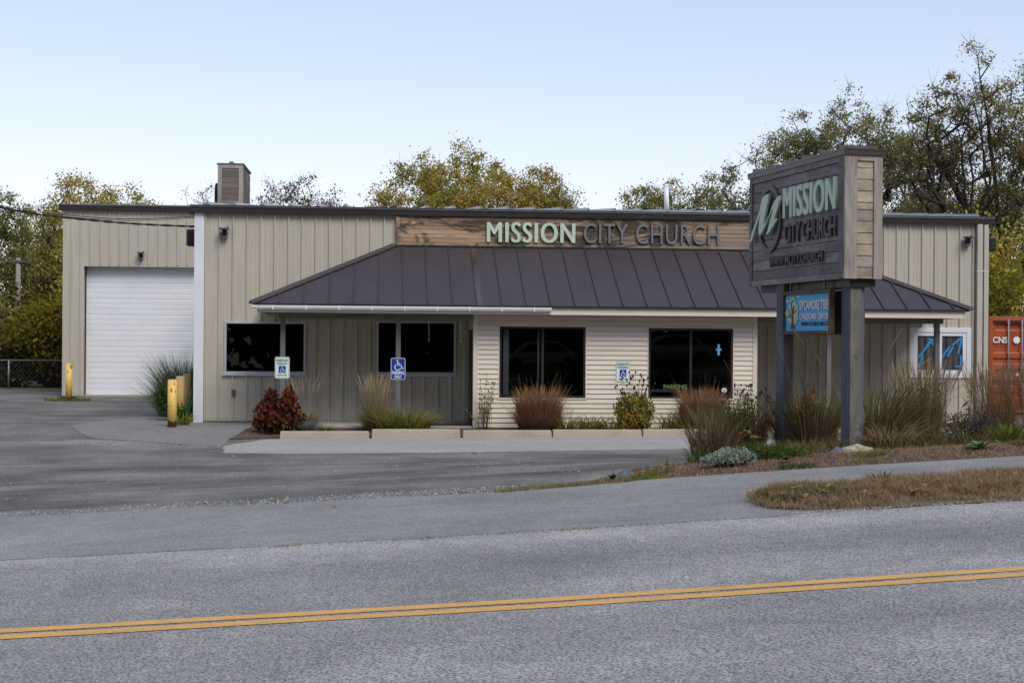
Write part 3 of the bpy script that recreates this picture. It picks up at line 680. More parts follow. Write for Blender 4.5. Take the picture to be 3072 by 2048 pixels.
def chair(x, y, lb):
    t = thing('chair', (x, y, .06), lb, 'chair', 'chairs inside the bay'); MB().box(x-.22, x+.22, y-.22, y+.22, .48, .53).build('seat', M_ino, t); MB().box(x-.21, x+.21, y+.20, y+.23, .62, 1.0).build('backrest', M_ino, t)
    for a in (-.19, .19): MB().box(x+a-.015, x+a+.015, y-.21, y-.18, .062, .48).build('leg', M_dgrey, t); MB().box(x+a-.015, x+a+.015, y+.17, y+.20, .062, 1.0).build('leg', M_dgrey, t)
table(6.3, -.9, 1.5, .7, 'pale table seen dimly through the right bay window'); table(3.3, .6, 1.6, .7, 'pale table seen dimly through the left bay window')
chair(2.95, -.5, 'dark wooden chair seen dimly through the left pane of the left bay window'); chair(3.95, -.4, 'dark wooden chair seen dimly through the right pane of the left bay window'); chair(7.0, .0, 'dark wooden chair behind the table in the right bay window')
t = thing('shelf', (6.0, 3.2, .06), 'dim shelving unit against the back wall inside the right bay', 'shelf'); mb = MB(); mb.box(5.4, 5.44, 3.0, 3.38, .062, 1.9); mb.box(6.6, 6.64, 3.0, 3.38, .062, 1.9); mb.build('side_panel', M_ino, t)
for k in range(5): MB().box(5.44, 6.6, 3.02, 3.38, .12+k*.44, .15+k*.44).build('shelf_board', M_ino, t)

# ------------------------------------------------------------------ wooden sign band with letters on the main wall
band = thing('wall_sign', (5, -.08, 3.98), 'long stained wood plank sign with raised letters above the canopy', 'sign')
mb = MB(); rr_ = random.Random(3); fr = WALL(-.05)
for i in range(6):
    z0 = 4.075+i*.094; x = .36
    while x < 9.7:
        x1 = min(9.7, x+rr_.uniform(1.4, 3.6))
        mb.cbox(fr, x, x1-.003, z0, z0+.087, -.015, rr_.uniform(.016, .026)); x = x1
mb.build('board', M_bandwood, band)
mb = MB(); mb.cbox(fr, .26, .355, 4.075, 4.64, -.02, .035)
x = .26
while x < 9.78:
    x1 = min(9.78, x+2.4); mb.cbox(fr, x, x1-.003, 3.985, 4.07, -.02, .036); x = x1
mb.cbox(fr, 9.70, 9.78, 4.075, 4.64, -.02, .035)
mb.build('trim', M_bandwood, band)
fr = WALL(-.075)
text('lettering', 'MISSION', fr, 2.32, 4.31, 4.085, 4.545, .005, .045, M_mint, band, 0, 1.12, .015)['label'] = 'pale mint green bold raised letters'
text('lettering', 'CITY CHURCH', fr, 4.52, 7.65, 4.09, 4.55, .005, .045, M_lgrey, band, .002, 1.10)['label'] = 'slate grey thin raised letters'

# ------------------------------------------------------------------ garage wing, set back to the left
gar = thing('garage_building', (-7, 14.5, 0), 'tall tan metal garage wing with a white overhead door, set back at left', 'building')
GO = [(-9.66, -5.30, 0, 4.22)]
mb = MB(); ribwall(mb, -10.26, -4.21, 0, 6.05, 14.5, .305, -9.70, GO)
mb.poly([(-10.26, 14.5, 0), (-10.26, 30, 0), (-10.26, 30, 6.0), (-10.26, 14.5, 6.0)])
mb.poly([(-10.26, 14.5, 6.02), (-4.21, 14.5, 6.02), (-4.21, 30, 6.3), (-10.26, 30, 6.3)])
mb.build('wall', M_wall, gar)
mb = MB(); mb.box(-9.66, -9.60, 14.50, 14.80, 0, 4.22); mb.box(-5.36, -5.30, 14.5, 14.8, 0, 4.22); mb.box(-9.60, -5.36, 14.5, 14.8, 4.16, 4.22); mb.build('door_frame', M_trim, gar)
mb = MB(); mb.box(-9.597, -9.565, 14.70, 14.76, 0, 4.16); mb.build('door_seal', M_black, gar)
mb = MB(); eave(mb, -10.36, -4.3, 14.48, 6.16, 1.15); mb.build('fascia', M_fascia, gar)
mb = MB(); mb.box(-10.36, -10.27, 14.5, 30, 5.94, 6.14); mb.build('rake_trim', M_fascia, gar)
dr = MB(); z = .03; pr = [(14.80, z)]
secs = 8; h = 4.14/secs
for i in range(secs):
    a = .03+i*h; q = h/3.5
    for k in range(3):
        b_ = a+k*q*1.16+.012
        pr += [(14.7965, b_), (14.7965, b_+q*.80), (14.800, b_+q*.90), (14.800, b_+q*1.08)]
    pr += [(14.806, a+h-.004), (14.806, a+h)]
pr.append((14.80, 4.17))
for a, b in zip(pr[:-1], pr[1:]): dr.poly([(-9.60, a[0], a[1]), (-5.36, a[0], a[1]), (-5.36, b[0], b[1]), (-9.60, b[0], b[1])])
dr.build('overhead_door', M_door, gar)
MB().box(-9.6, -5.36, 14.66, 14.86, -.02, .028).build('threshold', M_conc, gar)

# ------------------------------------------------------------------ lamps on the walls
def floodlight(x, y, z, label, tilt=0.0, turn=0):
    t = thing('floodlight', (x, y, z), label, 'floodlight', 'floodlights on the walls')
    f = WALL(y)
    mb = MB(); mb.cbox(f, x-.10, x+.11, z+.02, z+.06, .02, .26); b = mb.build('hood', M_dgrey, t, bevel=.012)
    mb = MB(); mb.cbox(f, x-.045+turn*.02, x+.055+turn*.02, z-.10, z+.02, 0, .12); mb.build('housing', M_black, t, bevel=.006)
    mb = MB(); mb.cbox(f, x-.055, x+.065, z-.165, z-.105, -.01, .09); mb.build('mount', M_galv, t, bevel=.006)
    mb = MB(); mb.tube([(x+.06, y-.05, z+.05), (x+.075, y-.07, z+.10)], .014, 6); mb.build('sensor', M_black, t)
floodlight(-3.55, -.03, 4.26, 'small dark floodlight under the eave near the white corner trim')
floodlight(13.56, -.03, 4.31, 'small dark floodlight under the eave beside the downspouts')
floodlight(-7.79, 14.47, 4.56, 'small dark floodlight centred above the white garage door')
def sidelamp(x0, x1, y, z0, z1, label, sgn):
    t = thing('side_lamp', ((x0+x1)/2, y, z0), label, 'wall lamp', 'black lamps on the side walls')
    mb = MB(); mb.box(x0, x1, y-.15, y+.2, z0, z1); mb.build('lamp_body', M_black, t, bevel=.035)
    xx = x1 if sgn > 0 else x0; mb = MB(); mb.box(min(xx, xx+sgn*.22), max(xx, xx+sgn*.22), y-.02, y+.06, z0+.12, z0+.2); mb.build('bracket', M_dgrey, t)
sidelamp(-4.58, -4.38, 1.5, 4.01, 4.40, 'black box lamp sticking out from the wall left of the white corner trim', 1)
sidelamp(14.50, 14.68, 1.0, 4.10, 4.45, 'black box lamp sticking out past the right end of the building', -1)

# overhead service cables
def cable(name, pts, r, label, twist=False):
    P = [Vector(p) for p in pts]; out = []
    for i in range(len(P)-1):
        p0 = P[max(0, i-1)]; p1 = P[i]; p2 = P[i+1]; p3 = P[min(len(P)-1, i+2)]
        for k in range(14):
            t = k/14; out.append(.5*((2*p1)+(p2-p0)*t+(2*p0-5*p1+4*p2-p3)*t*t+(3*p1-p0-3*p2+p3)*t**3))
    out.append(P[-1]); mb = MB()
    if twist:
        for ph in (0, math.pi):
            mb.tube([p+Vector((0, math.cos(i*1.1+ph)*.013, math.sin(i*1.1+ph)*.013)) for i, p in enumerate(out)], r, 5)
    else: mb.tube(out, r, 5)
    return tag(mb.build(name, M_cable), label, 'cable', 'cables crossing in front of the garage')
cable('overhead_cable', [(-4.21, .4, 4.38), (-5.44, -1.0, 4.32), (-6.53, -2.5, 4.31), (-7.39, -4.0, 4.36), (-10, -8.2, 4.75), (-16, -18, 6.4)], .014, 'thick twisted black overhead cable, lowest where it meets the white corner trim', True)
cable('overhead_cable', [(-4.21, .4, 4.62), (-5.44, -1.0, 4.42), (-6.53, -2.5, 4.36), (-7.39, -4.0, 4.40), (-10, -8.2, 4.80), (-16, -18, 6.5)], .009, 'thin black overhead wire, the topmost of the three at the corner trim')
cable('overhead_cable', [(-4.21, .4, 4.59), (-5.44, -1.0, 4.385), (-6.53, -2.5, 4.325), (-7.39, -4.0, 4.34), (-10, -8.2, 4.72), (-16, -18, 6.3)], .008, 'thin black overhead wire just below the topmost one')

# ------------------------------------------------------------------ bollards
def bollard(x, y, h, r, label, mat):
    z = Z(x, y); t = thing('bollard', (x, y, z), label, 'bollard', 'yellow steel bollards')
    mb = MB(); mb.tube([(x, y, z-.05), (x, y, z+h-.006)], r, 28); mb.build('post', mat, t)
    mb = MB(); mb.tube([(x, y, z+h-.006), (x, y, z+h+.006), (x, y, z+h+.012)], [r-.004, r-.008, r*.6], 28); mb.build('cap', M_conc, t)
bollard(-4.44, -1.62, 1.0, .096, 'front yellow bollard with a rusty orange foot, nearest the camera at the building corner', M_bollard)
bollard(-4.51, 0.0, 1.02, .094, 'dull yellow bollard in the middle of the three by the white corner trim', M_bollard2)
bollard(-4.59, 1.7, 1.04, .092, 'dull yellow bollard farthest back of the three, beside the green hose', M_bollard2)
bollard(-9.31, 11.1, 1.12, .092, 'yellow bollard with brown chipped patches at the left of the garage door', M_bollard)

# green garden hose bundle hanging on the side wall
hs = thing('garden_hose', (-4.33, .9, 0), 'bright green garden hose hanging in loops by the white corner trim', 'hose'); mb = MB()
for k in range(9):
    y0 = .35+.13*k; zt = 1.0-.05*(k % 3); o_ = .03*(k % 4)
    mb.tube([(-4.25-o_*.3, y0, zt), (-4.31-o_*.6, y0+.03, .6), (-4.38-o_, y0, .25), (-4.42-o_, y0-.05, .06), (-4.34, y0-.1, .03)], .012, 6)
mb.build('hose_loop', M_hose, hs)
mb = MB(); mb.box(-4.26, -4.2, .8, .95, .9, 1.05); mb.build('hanger', M_dgrey, hs)

# ------------------------------------------------------------------ parking signs
def rrect(x0, x1, z0, z1, r, n=5):
    out = []
    for cx_, cz_, a0 in ((x1-r, z1-r, 0), (x0+r, z1-r, 90), (x0+r, z0+r, 180), (x1-r, z0+r, 270)):
        for i in range(n+1): a = math.radians(a0+90*i/n); out.append((cx_+r*math.cos(a), cz_+r*math.sin(a)))
    return out
def wheelchair(mb, fr, x, z, s, c0, c1):
    T = lambda pts: [(x+a*s, z+b*s) for a, b in pts]
    mb.prism(T([(.40+.075*math.cos(i*math.pi/6), .92+.075*math.sin(i*math.pi/6)) for i in range(12)]), fr, c0, c1)
    mb.stroke(T([(.40, .83), (.43, .49), (.72, .48), (.84, .18), (.97, .22)]), .085*s, fr, c0, c1)
    mb.stroke(T([(.43, .655), (.66, .655)]), .07*s, fr, c0+.0003, c1+.0003)
    mb.stroke(T([(.42+.27*math.cos(math.radians(a)), .30+.27*math.sin(math.radians(a))) for a in range(118, 352, 9)]), .075*s, fr, c0+.0006, c1+.0006)
def reserved(cx_, z0, y, label):
    t = thing('parking_sign', (cx_, y, z0), label, 'sign'); fr = WALL(y); W, H = .305, .457
    x0 = cx_-W/2
    MB().prism(rrect(x0, x0+W, z0, z0+H, .035), fr, 0, .003).build('plate', M_signwhite, t)
    mb = MB(); o_ = rrect(x0+.010, x0+W-.010, z0+.010, z0+H-.010, .028); i_ = rrect(x0+.016, x0+W-.016, z0+.016, z0+H-.016, .023)
    for k in range(len(o_)): j = (k+1) % len(o_); mb.poly([fr(*o_[k], .0045), fr(*i_[k], .0045), fr(*i_[j], .0045), fr(*o_[j], .0045)])
    mb.build('border', M_green, t)
    text('lettering', 'RESERVED', fr, x0+.028, x0+W-.028, z0+.355, z0+.407, .004, .0055, M_green, t, .03)
    text('lettering', 'PARKING', fr, x0+.045, x0+W-.045, z0+.290, z0+.340, .004, .0055, M_green, t, .03)
    MB().cbox(fr, cx_-.074, cx_+.074, z0+.115, z0+.268, .0035, .005).build('blue_square', M_blue, t)
    mb = MB(); wheelchair(mb, fr, cx_-.055, z0+.125, .125, .0055, .0065); mb.build('wheelchair_symbol', M_signwhite, t)
    mb = MB(); a = z0+.068; mb.prism([(cx_-.10, a), (cx_-.065, a+.026), (cx_-.068, a+.009), (cx_+.068, a+.009), (cx_+.065, a+.026), (cx_+.10, a), (cx_+.065, a-.026), (cx_+.068, a-.009), (cx_-.068, a-.009), (cx_-.065, a-.026)], fr, .004, .0055); mb.build('arrow', M_green, t)
reserved(-2.125, 1.03, YB-.055, 'white and green reserved parking sign on the canopy post behind the red shrub')
reserved(5.145, .99, YB-.02, 'white and green reserved parking sign on the siding between the two bay windows')
t = thing('parking_sign', (.31, YB-.055, 1.02), 'solid blue wheelchair parking only sign on the canopy post above the feathery grass', 'sign'); fr = WALL(YB-.055)
x0, z0, W, H = .31-.153, 1.02, .306, .458
MB().prism(rrect(x0, x0+W, z0, z0+H, .038), fr, 0, .003).build('plate', M_signwhite, t)
MB().prism(rrect(x0+.011, x0+W-.011, z0+.011, z0+H-.011, .03), fr, .003, .0045).build('blue_field', M_blue, t)
mb = MB(); wheelchair(mb, fr, .31-.105, z0+.195, .23, .005, .006); mb.build('wheelchair_symbol', M_signwhite, t)
text('lettering', 'PARKING', fr, x0+.027, x0+W-.027, z0+.112, z0+.182, .005, .0065, M_signwhite, t, .03)
text('lettering', 'ONLY', fr, x0+.075, x0+W-.075, z0+.028, z0+.098, .005, .0065, M_signwhite, t, .03)

# ------------------------------------------------------------------ kerb stones
def m_kerb():
    n = NT('kerb_stone'); a = n.noise(60, None, 4, .7); b = n.noise(3, n.pos((.5, 1, 1)), 4)
    c = n.ramp(a, [(.3, (.31, .265, .205, 1)), (.7, (.50, .44, .35, 1))])
    c = n.mix(n.ramp(b, [(.5, g(0)), (.75, g(.55))]), c, (.24, .20, .16, 1)); n.col(c); n.rough(.9); n.bump(a, .5, .006); return n.m
M_kerb = m_kerb()
KL = ['leftmost pale kerb stone, beside the red shrub', 'raised kerb stone in front of the blue parking sign post', 'kerb stone in front of the left reddish grass clump', 'kerb stone in front of the black seed head plant', 'kerb stone just left of the roadside bed grasses', 'kerb stone behind the grasses left of the far sign post', 'kerb stone behind the grasses between the sign posts', 'rightmost kerb stone, near the taped window']
KX = [(-2.05, -.27), (-.23, 1.56), (1.60, 3.42), (3.435, 5.28), (5.295, 7.1), (7.12, 8.95), (8.97, 10.8), (10.9, 12.9)]
for i, ((a, b), lb) in enumerate(zip(KX, KL)):
    ya = -3.60+.018*(a+2); yb = -3.60+.018*(b+2); z = Z((a+b)/2, -3.5); hh = .145+(.03 if i == 1 else 0)
    mb = MB(); pts = [(a, ya), (b, yb), (b, yb+.2), (a, ya+.2)]
    bb = len(mb.v); zb = z-.03; mb.v += [(p[0], p[1], zb) for p in pts]+[(p[0]+(.012 if k in (0, 3) else -.012), p[1]+(.02 if k < 2 else -.01), z+hh) for k, p in enumerate(pts)]
    for q in ((4,5,6,7),(0,1,5,4),(1,2,6,5),(2,3,7,6),(3,0,4,7)): mb.f.append(q); mb.m.append(0); mb.sm.append(False)
    tag(mb.build('kerb_stone', M_kerb, bevel=.015), lb, 'kerb stone', 'kerb stones along the planting bed')
for (x0, x1, lb) in ((1.05, 1.88, 'dark doormat against the clapboard corner'), (.25, 1.0, 'dark mat lying left of the doormat on the entrance slab')):
    tag(MB().box(x0, x1, -1.75, -1.0, .032, .05).build('doormat', M_black, bevel=.004), lb, 'mat')

# ------------------------------------------------------------------ roadside pylon sign
A_ = Vector((5.86, -14.5, 0)); B_ = Vector((5.39, -11.6, 0)); LEN = (A_-B_).length
uL = (A_-B_).normalized(); nL = Vector((uL.y, -uL.x, 0)).normalized()          # outward normal of the lettered face
if nL.x > 0: nL = -nL
FL = frame(B_, uL, nL); FE = frame(A_, -nL, uL); FRr = frame(B_-nL*.51, uL, -nL)
ps = thing('pylon_sign', (5.9, -13.5, Z(5.9, -13.5)), 'large boxy weathered wood roadside sign on two grey posts', 'sign')
zb0, zt0 = 2.68, 4.26
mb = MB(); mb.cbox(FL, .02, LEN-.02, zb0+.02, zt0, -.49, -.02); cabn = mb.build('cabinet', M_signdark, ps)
mb = MB(); rr_ = random.Random(8); H_ = (zt0-zb0-.16)/10
for i in range(10):
    z0 = zb0+.08+i*H_; a = .09
    while a < LEN-.16:
        a1 = min(LEN-.15, a+rr_.uniform(1.2, 2.6)); 
        if LEN-.15-a1 < .3: a1 = LEN-.15
        mb.cbox(FL, a, a1-.002, z0, z0+H_-.010, -.02, rr_.uniform(.0, .007)); a = a1+.001
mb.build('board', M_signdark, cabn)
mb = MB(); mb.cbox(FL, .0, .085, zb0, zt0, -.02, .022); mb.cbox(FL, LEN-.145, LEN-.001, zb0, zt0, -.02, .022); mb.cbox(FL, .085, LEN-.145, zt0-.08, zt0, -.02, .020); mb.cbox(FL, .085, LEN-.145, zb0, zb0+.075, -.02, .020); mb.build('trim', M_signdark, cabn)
mb = MB(); H_ = (zt0-zb0-.02)/12.5
z = zb0+.005
for i in range(11):
    h_ = H_*(.75 if i in (10, 6) else 1.18); h_ = min(h_, zt0-.03-z)
    if h_ > .03: mb.cbox(FE, .16, .385, z, z+h_-.010, -.02, rr_.uniform(.0, .006)); z += h_
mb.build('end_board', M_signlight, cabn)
mb = MB(); mb.cbox(FE, -.022, .155, zb0, zt0, -.02, .022); mb.cbox(FE, .39, .51, zb0, zt0, -.02, .022); mb.cbox(FE, .155, .39, zt0-.07, zt0, -.02, .020); mb.build('end_trim', M_signtrim, cabn)
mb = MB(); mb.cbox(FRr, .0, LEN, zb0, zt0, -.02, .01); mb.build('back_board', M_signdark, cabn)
mb = MB(); mb.cbox(FL, -.04, LEN+.04, zt0+.0, zt0+.075, -.55, .04); mb.cbox(FL, -.045, LEN+.045, zt0+.06, zt0+.085, -.555, .045); cap = mb.build('cap', M_fascia, cabn)
for i in range(6): MB().cbox(FL, .05+i*.54, .07+i*.54, zt0+.085, zt0+.15, -.53, .0).build('cap_seam', M_lbrown, cap) if i < 6 else None
mb = MB(); mb.cbox(FL, .15, LEN-.06, zb0-.10, zb0+.02, -.46, -.10); mb.build('crossbeam', M_bronze, ps)
# posts
def post(a, bk, Wu, Wn, board):
    z0 = Z(*(FL(a, 0, bk)[:2]))-.1
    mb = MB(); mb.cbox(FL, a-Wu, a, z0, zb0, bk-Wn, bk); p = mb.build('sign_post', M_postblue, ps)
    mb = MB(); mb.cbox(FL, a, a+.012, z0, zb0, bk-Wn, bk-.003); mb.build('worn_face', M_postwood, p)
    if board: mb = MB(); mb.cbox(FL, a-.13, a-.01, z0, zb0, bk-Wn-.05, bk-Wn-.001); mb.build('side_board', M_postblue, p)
post(LEN-.10, -.125, .23, .155, True); post(LEN-1.86, -.02, .22, .145, False)
LT = MB(); oval = [(.71+.395*math.cos(i*math.pi/24), 3.616+.475*math.sin(i*math.pi/24)) for i in range(49)]; inn = [(.71+.33*math.cos(i*math.pi/24), 3.616+.41*math.sin(i*math.pi/24)) for i in range(49)]
for k in range(48):
    LT.prism([oval[k], oval[k+1], inn[k+1], inn[k]], FL, .008, .045)
LT.build('logo_ring', M_lbrown, ps)
MP = [(0.139,3.325),(0.207,3.442),(0.345,3.584),(0.456,3.718),(0.525,3.846),(0.583,3.933),(0.676,3.964),(0.759,3.969),(0.79,3.953),(0.761,3.85),(0.701,3.75),(0.651,3.631),(0.615,3.528),(0.714,3.586),(0.816,3.67),(0.896,3.768),(0.996,3.846),(1.095,3.902),(1.159,3.91),(1.166,3.847),(1.107,3.766),(1.039,3.677),(0.97,3.588),(1.04,3.599),(1.09,3.593),(1.021,3.549),(0.921,3.487),(0.82,3.416),(0.728,3.392),(0.707,3.402),(0.768,3.463),(0.828,3.564),(0.898,3.655),(0.957,3.763),(0.856,3.684),(0.755,3.596),(0.653,3.498),(0.55,3.422),(0.504,3.399),(0.461,3.424),(0.453,3.487),(0.483,3.627),(0.519,3.713),(0.451,3.639),(0.346,3.513),(0.273,3.41),(0.209,3.334),(0.177,3.313)]
MB().prism(MP, FL, .05, .085).build('logo_letter', M_mint, ps)
text('lettering', 'MISSION', FL, 1.21, 2.745, 3.58, 4.005, .01, .055, M_mint, ps, 0, 1.08, .02)['label'] = 'pale mint green bold raised letters'
text('lettering', 'CITY CHURCH', FL, 1.22, 2.73, 3.235, 3.51, .01, .045, M_lbrown, ps, .01, 1.0)['label'] = 'dark brown thin raised letters'
text('lettering', 'WWW.MCITY.CHURCH', FL, .715, 2.36, 2.93, 3.075, .01, .04, M_lbrown, ps, .005, 1.0)['label'] = 'small dark raised web address'
# hanging childcare boards
def childcare(FRM, a0, a1, label, words):
    z0, z1 = 1.975, 2.565
    t = thing('hanging_sign', tuple(FRM((a0+a1)/2, z0, 0)), label, 'sign', 'boards hung under the roadside sign')
    mb = MB(); mb.cbox(FRM, a0, a1, z1-.045, z1, -.06, .012); mb.cbox(FRM, a0, a1, z0, z0+.045, -.06, .012); mb.cbox(FRM, a0, a0+.045, z0+.045, z1-.045, -.06, .010); mb.cbox(FRM, a1-.045, a1, z0+.045, z1-.045, -.06, .010); mb.build('frame', M_brownframe, t)
    MB().cbox(FRM, a0+.04, a1-.04, z0+.04, z1-.04, -.05, -.03).build('board', M_sky, t)
    MB().cbox(FRM, a0+.04, a1-.04, z0+.04, z1-.04, -.059, -.0505).build('back_panel', M_brownframe, t)
    mb = MB(); mb.cbox(FRM, a0+.2, a0+.23, z1, zb0, -.035, -.015); mb.cbox(FRM, a1-.23, a1-.2, z1, zb0, -.035, -.015); mb.build('hanger', M_dgrey, t)
    if not words: return
    W = a1-a0-.09; A0 = a0+.045; Hh = z1-z0-.09; B0 = z0+.045
    q = lambda pts: [(A0+x*W, B0+y*Hh) for x, y in pts]
    crown = [(.05, .60), (.0, .50), (.03, .42), (.05, .30), (.09, .28), (.12, .22), (.15, .12), (.20, .12), (.23, .20), (.27, .18), (.285, .27), (.31, .30), (.30, .40), (.31, .50), (.295, .58), (.31, .64), (.28, .72), (.25, .78), (.24, .86), (.20, .92), (.17, .96), (.14, .93), (.13, .86), (.10, .84), (.12, .74), (.09, .68)]
    M_leafg = MATS.get('tree_mint') or m_plain('tree_mint', (.38, .50, .34, 1), .6, .05)
    MB().prism(q(crown), FRM, -.03, -.018).build('tree_emblem', M_leafg, t)
    mb = MB(); mb.prism(q([(.13, .05), (.165, .25), (.165, .40), (.155, .60), (.15, .75), (.16, .76), (.18, .58), (.22, .70), (.225, .69), (.20, .52), (.27, .56), (.27, .55), (.20, .46), (.20, .25), (.215, .05)]), FRM, -.018, -.012)
    mb.stroke(q([(.17, .33), (.12, .45), (.09, .62)]), .012, FRM, -.0179, -.0115); mb.stroke(q([(.125, .43), (.06, .36)]), .010, FRM, -.0178, -.0113); mb.stroke(q([(.155, .73), (.135, .80)]), .008, FRM, -.0177, -.0112); mb.stroke(q([(.155, .73), (.19, .86)]), .008, FRM, -.0176, -.0111)
    mb.build('trunk_emblem', M_brownframe, t)
    mb = MB(); mb.prism(q([(.02, .82), (.04, .92), (.05, .84), (.09, .83), (.05, .80)]), FRM, -.03, -.022); mb.prism(q([(.27, .93), (.30, .98), (.32, .94), (.345, .95), (.30, .91)]), FRM, -.03, -.022); mb.build('bird_emblem', M_signwhite, t)
    M_lilac = MATS.get('lilac_white') or m_plain('lilac_white', (.62, .58, .62, 1), .5, .04)
    text('lettering', 'SYCAMORE TREE', FRM, A0+.34*W, A0+.985*W, B0+.55*Hh, B0+.83*Hh, -.028, -.016, M_lilac, t, .035, .95)
    text('lettering', 'CHILDCARE CENTER', FRM, A0+.34*W, A0+.985*W, B0+.30*Hh, B0+.46*Hh, -.028, -.016, M_lilac, t, .045, .95)
    text('lettering', 'WWW.STCHILDCARE.COM', FRM, A0+.36*W, A0+.985*W, B0+.13*Hh, B0+.24*Hh, -.03, -.024, M_black, t, .0, .95)
childcare(FL, 1.09, 2.545, 'blue childcare board with a tree emblem hung in a brown frame under the big sign', True)
childcare(FRr, 1.0, 2.50, 'brown framed board seen edge on behind the near grey sign post', False)

# ------------------------------------------------------------------ shipping container
ct = thing('shipping_container', (17.6, 5, 0), 'orange shipping container with white letters and steel lock rods, cut off by the right edge', 'container')
cx0, cx1, cy = 16.33, 18.77, 5.0
mb = MB(); mb.box(cx0+.05, cx1-.05, cy+.14, cy+6.1, .1, 2.56); mb.build('body', M_orange, ct)
mb = MB(); mb.box(cx0, cx0+.12, cy, cy+.14, 0, 2.62); mb.box(cx1-.12, cx1, cy, cy+.14, 0, 2.62); mb.box(cx0+.12, cx1-.12, cy+.002, cy+.14, 2.50, 2.62); mb.box(cx0+.12, cx1-.12, cy+.002, cy+.14, .0, .15); mb.build('end_frame', M_orange, ct, bevel=.01)
for s_ in (0, 1):
    d = MB(); X0 = cx0+.125+s_*1.1; X1 = X0+1.085; yy = cy+.04
    pr = [(yy, .16), (yy, .30)]
    z = .30
    for k, (f_, gg) in enumerate([(.22, .1)]*2+[(.22, .1)]*5): 
        pr += [(yy, z+.10), (yy+.035, z+.14), (yy+.035, z+.24), (yy, z+.28)]; z += .305
    pr = [p for p in pr if p[1] < 2.44 and not (1.78 < p[1] < 2.12)]
    pr += [(yy, 2.49)]
    for a, b in zip(pr[:-1], pr[1:]): d.poly([(X0, a[0], a[1]), (X1, a[0], a[1]), (X1, b[0], b[1]), (X0, b[0], b[1])])
    dob = d.build('door', M_orange, ct)
    for k in (.42, .80):
        m2 = MB(); m2.tube([(X0+k, yy-.04, .1), (X0+k, yy-.04, 2.56)], .019, 8)
        for zz in (.5, 1.2, 2.42): m2.box(X0+k-.035, X0+k+.035, yy-.055, yy-.005, zz, zz+.09)
        m2.build('lock_rod', M_rod, dob)
    m2 = MB()
    for zz in (.4, 1.1, 1.72, 2.3): m2.box(X0-.06 if s_ == 0 else X1-.05, X0+.06 if s_ == 0 else X1+.06, yy-.03, yy+.0, zz, zz+.08)
    m2.build('hinge', M_orange, dob)
fr = WALL(cy+.035)
text('lettering', 'CNS', fr, 16.45, 16.86, 1.90, 2.07, 0, .004, M_signwhite, ct, .025)
text('lettering', '70', fr, 17.06, 17.22, .98, 1.08, 0, .004, M_signwhite, ct, .01)
mb = MB(); mb.prism([(17.12+.10*math.cos(math.pi/8+i*math.pi/4), 1.985+.10*math.sin(math.pi/8+i*math.pi/4)) for i in range(8)], fr, 0, .004); mb.build('octagon_mark', M_signwhite, ct)
mb = MB(); mb.box(cx0+.1, cx1, cy-.01, cy+.03, 2.455, 2.495); mb.build('door_gasket', M_black, ct)

# ================================================================== plants
def leaf_cloud(C, size, elong=1.6, droop=0.0, r=None, flat=0.0):
    """one folded rhombus per point of C"""
    r = r or rng; n = len(C)
    a = r.normal(size=(n, 3)); a[:, 2] -= droop; a /= np.linalg.norm(a, axis=1)[:, None]
    b = r.normal(size=(n, 3)); b[:, 2] += flat*3; b -= a*(a*b).sum(1)[:, None]; b /= np.linalg.norm(b, axis=1)[:, None]
    c = np.cross(a, b)
    s_ = size*(.6+.8*r.random(n))[:, None]
    p0 = C-a*s_*.5; p2 = C+a*s_*.5; w_ = s_/elong*.5
    p1 = C+c*w_-a*s_*.05; p3 = C-c*w_-a*s_*.05
    V = np.stack([p0, p1, p2, p3], 1).reshape(-1, 3); F = np.arange(4*n).reshape(n, 4)
    return V, F
def blades(n, cx, cy, rad, h, lean, wd, droop=.5, seg=5, hv=.35, r=None, zfun=None, plume=0, plw=3.0, lean_pow=1.6, ell=1.0, bias=0):
    """curved ribbons; plume>0 widens the last part of each blade into a seed head"""
    r = r or rng; zfun = zfun or Z
    ra = rad*np.sqrt(r.random(n)); an = r.random(n)*2*np.pi
    bx = cx+ra*np.cos(an)*ell; by = cy+ra*np.sin(an); bz = np.array([zfun(x, y) for x, y in zip(bx, by)])-.01
    dirn = an+r.normal(0, .7, n); H = h*(1-hv*r.random(n)); le = lean*(.25+ra/max(rad, 1e-6))*(.4+r.random(n)*1.0)
    T = np.linspace(0, 1, seg+1); dx, dy = np.cos(dirn), np.sin(dirn)
    fa = r.random(n)*np.pi; sx, sy = np.cos(fa), np.sin(fa)
    dr_ = droop*r.random(n); V = np.zeros((n, seg+1, 2, 3))
    for i, t in enumerate(T):
        off = le*H*t**lean_pow; up = H*(t-dr_*t**3*.55)
        if plume: w_ = wd*(.55 if t < 1-plume else plw*math.sin(math.pi*(.12+.8*(t-(1-plume))/plume)))
        else: w_ = wd*(1-t)**.55+.0006
        x = bx+dx*off+bias*H*t**1.5; y = by+dy*off; z = bz+up
        for k, s_ in enumerate((-.5, .5)):
            V[:, i, k, 0] = x+sx*w_*s_; V[:, i, k, 1] = y+sy*w_*s_; V[:, i, k, 2] = z
    idx = np.arange(n*(seg+1)*2).reshape(n, seg+1, 2)
    F = np.stack([idx[:, :-1, 0], idx[:, :-1, 1], idx[:, 1:, 1], idx[:, 1:, 0]], -1).reshape(-1, 4)
    return V.reshape(-1, 3), F
def join(parts):
    Vs, Fs, o_ = [], [], 0
    for v, f in parts: Vs.append(v); Fs.append(f+o_); o_ += len(v)
    return np.concatenate(Vs), np.concatenate(Fs)
def npo(name, VF, mat, parent=None): return link_mesh(name, np_mesh(*VF), mat, parent)

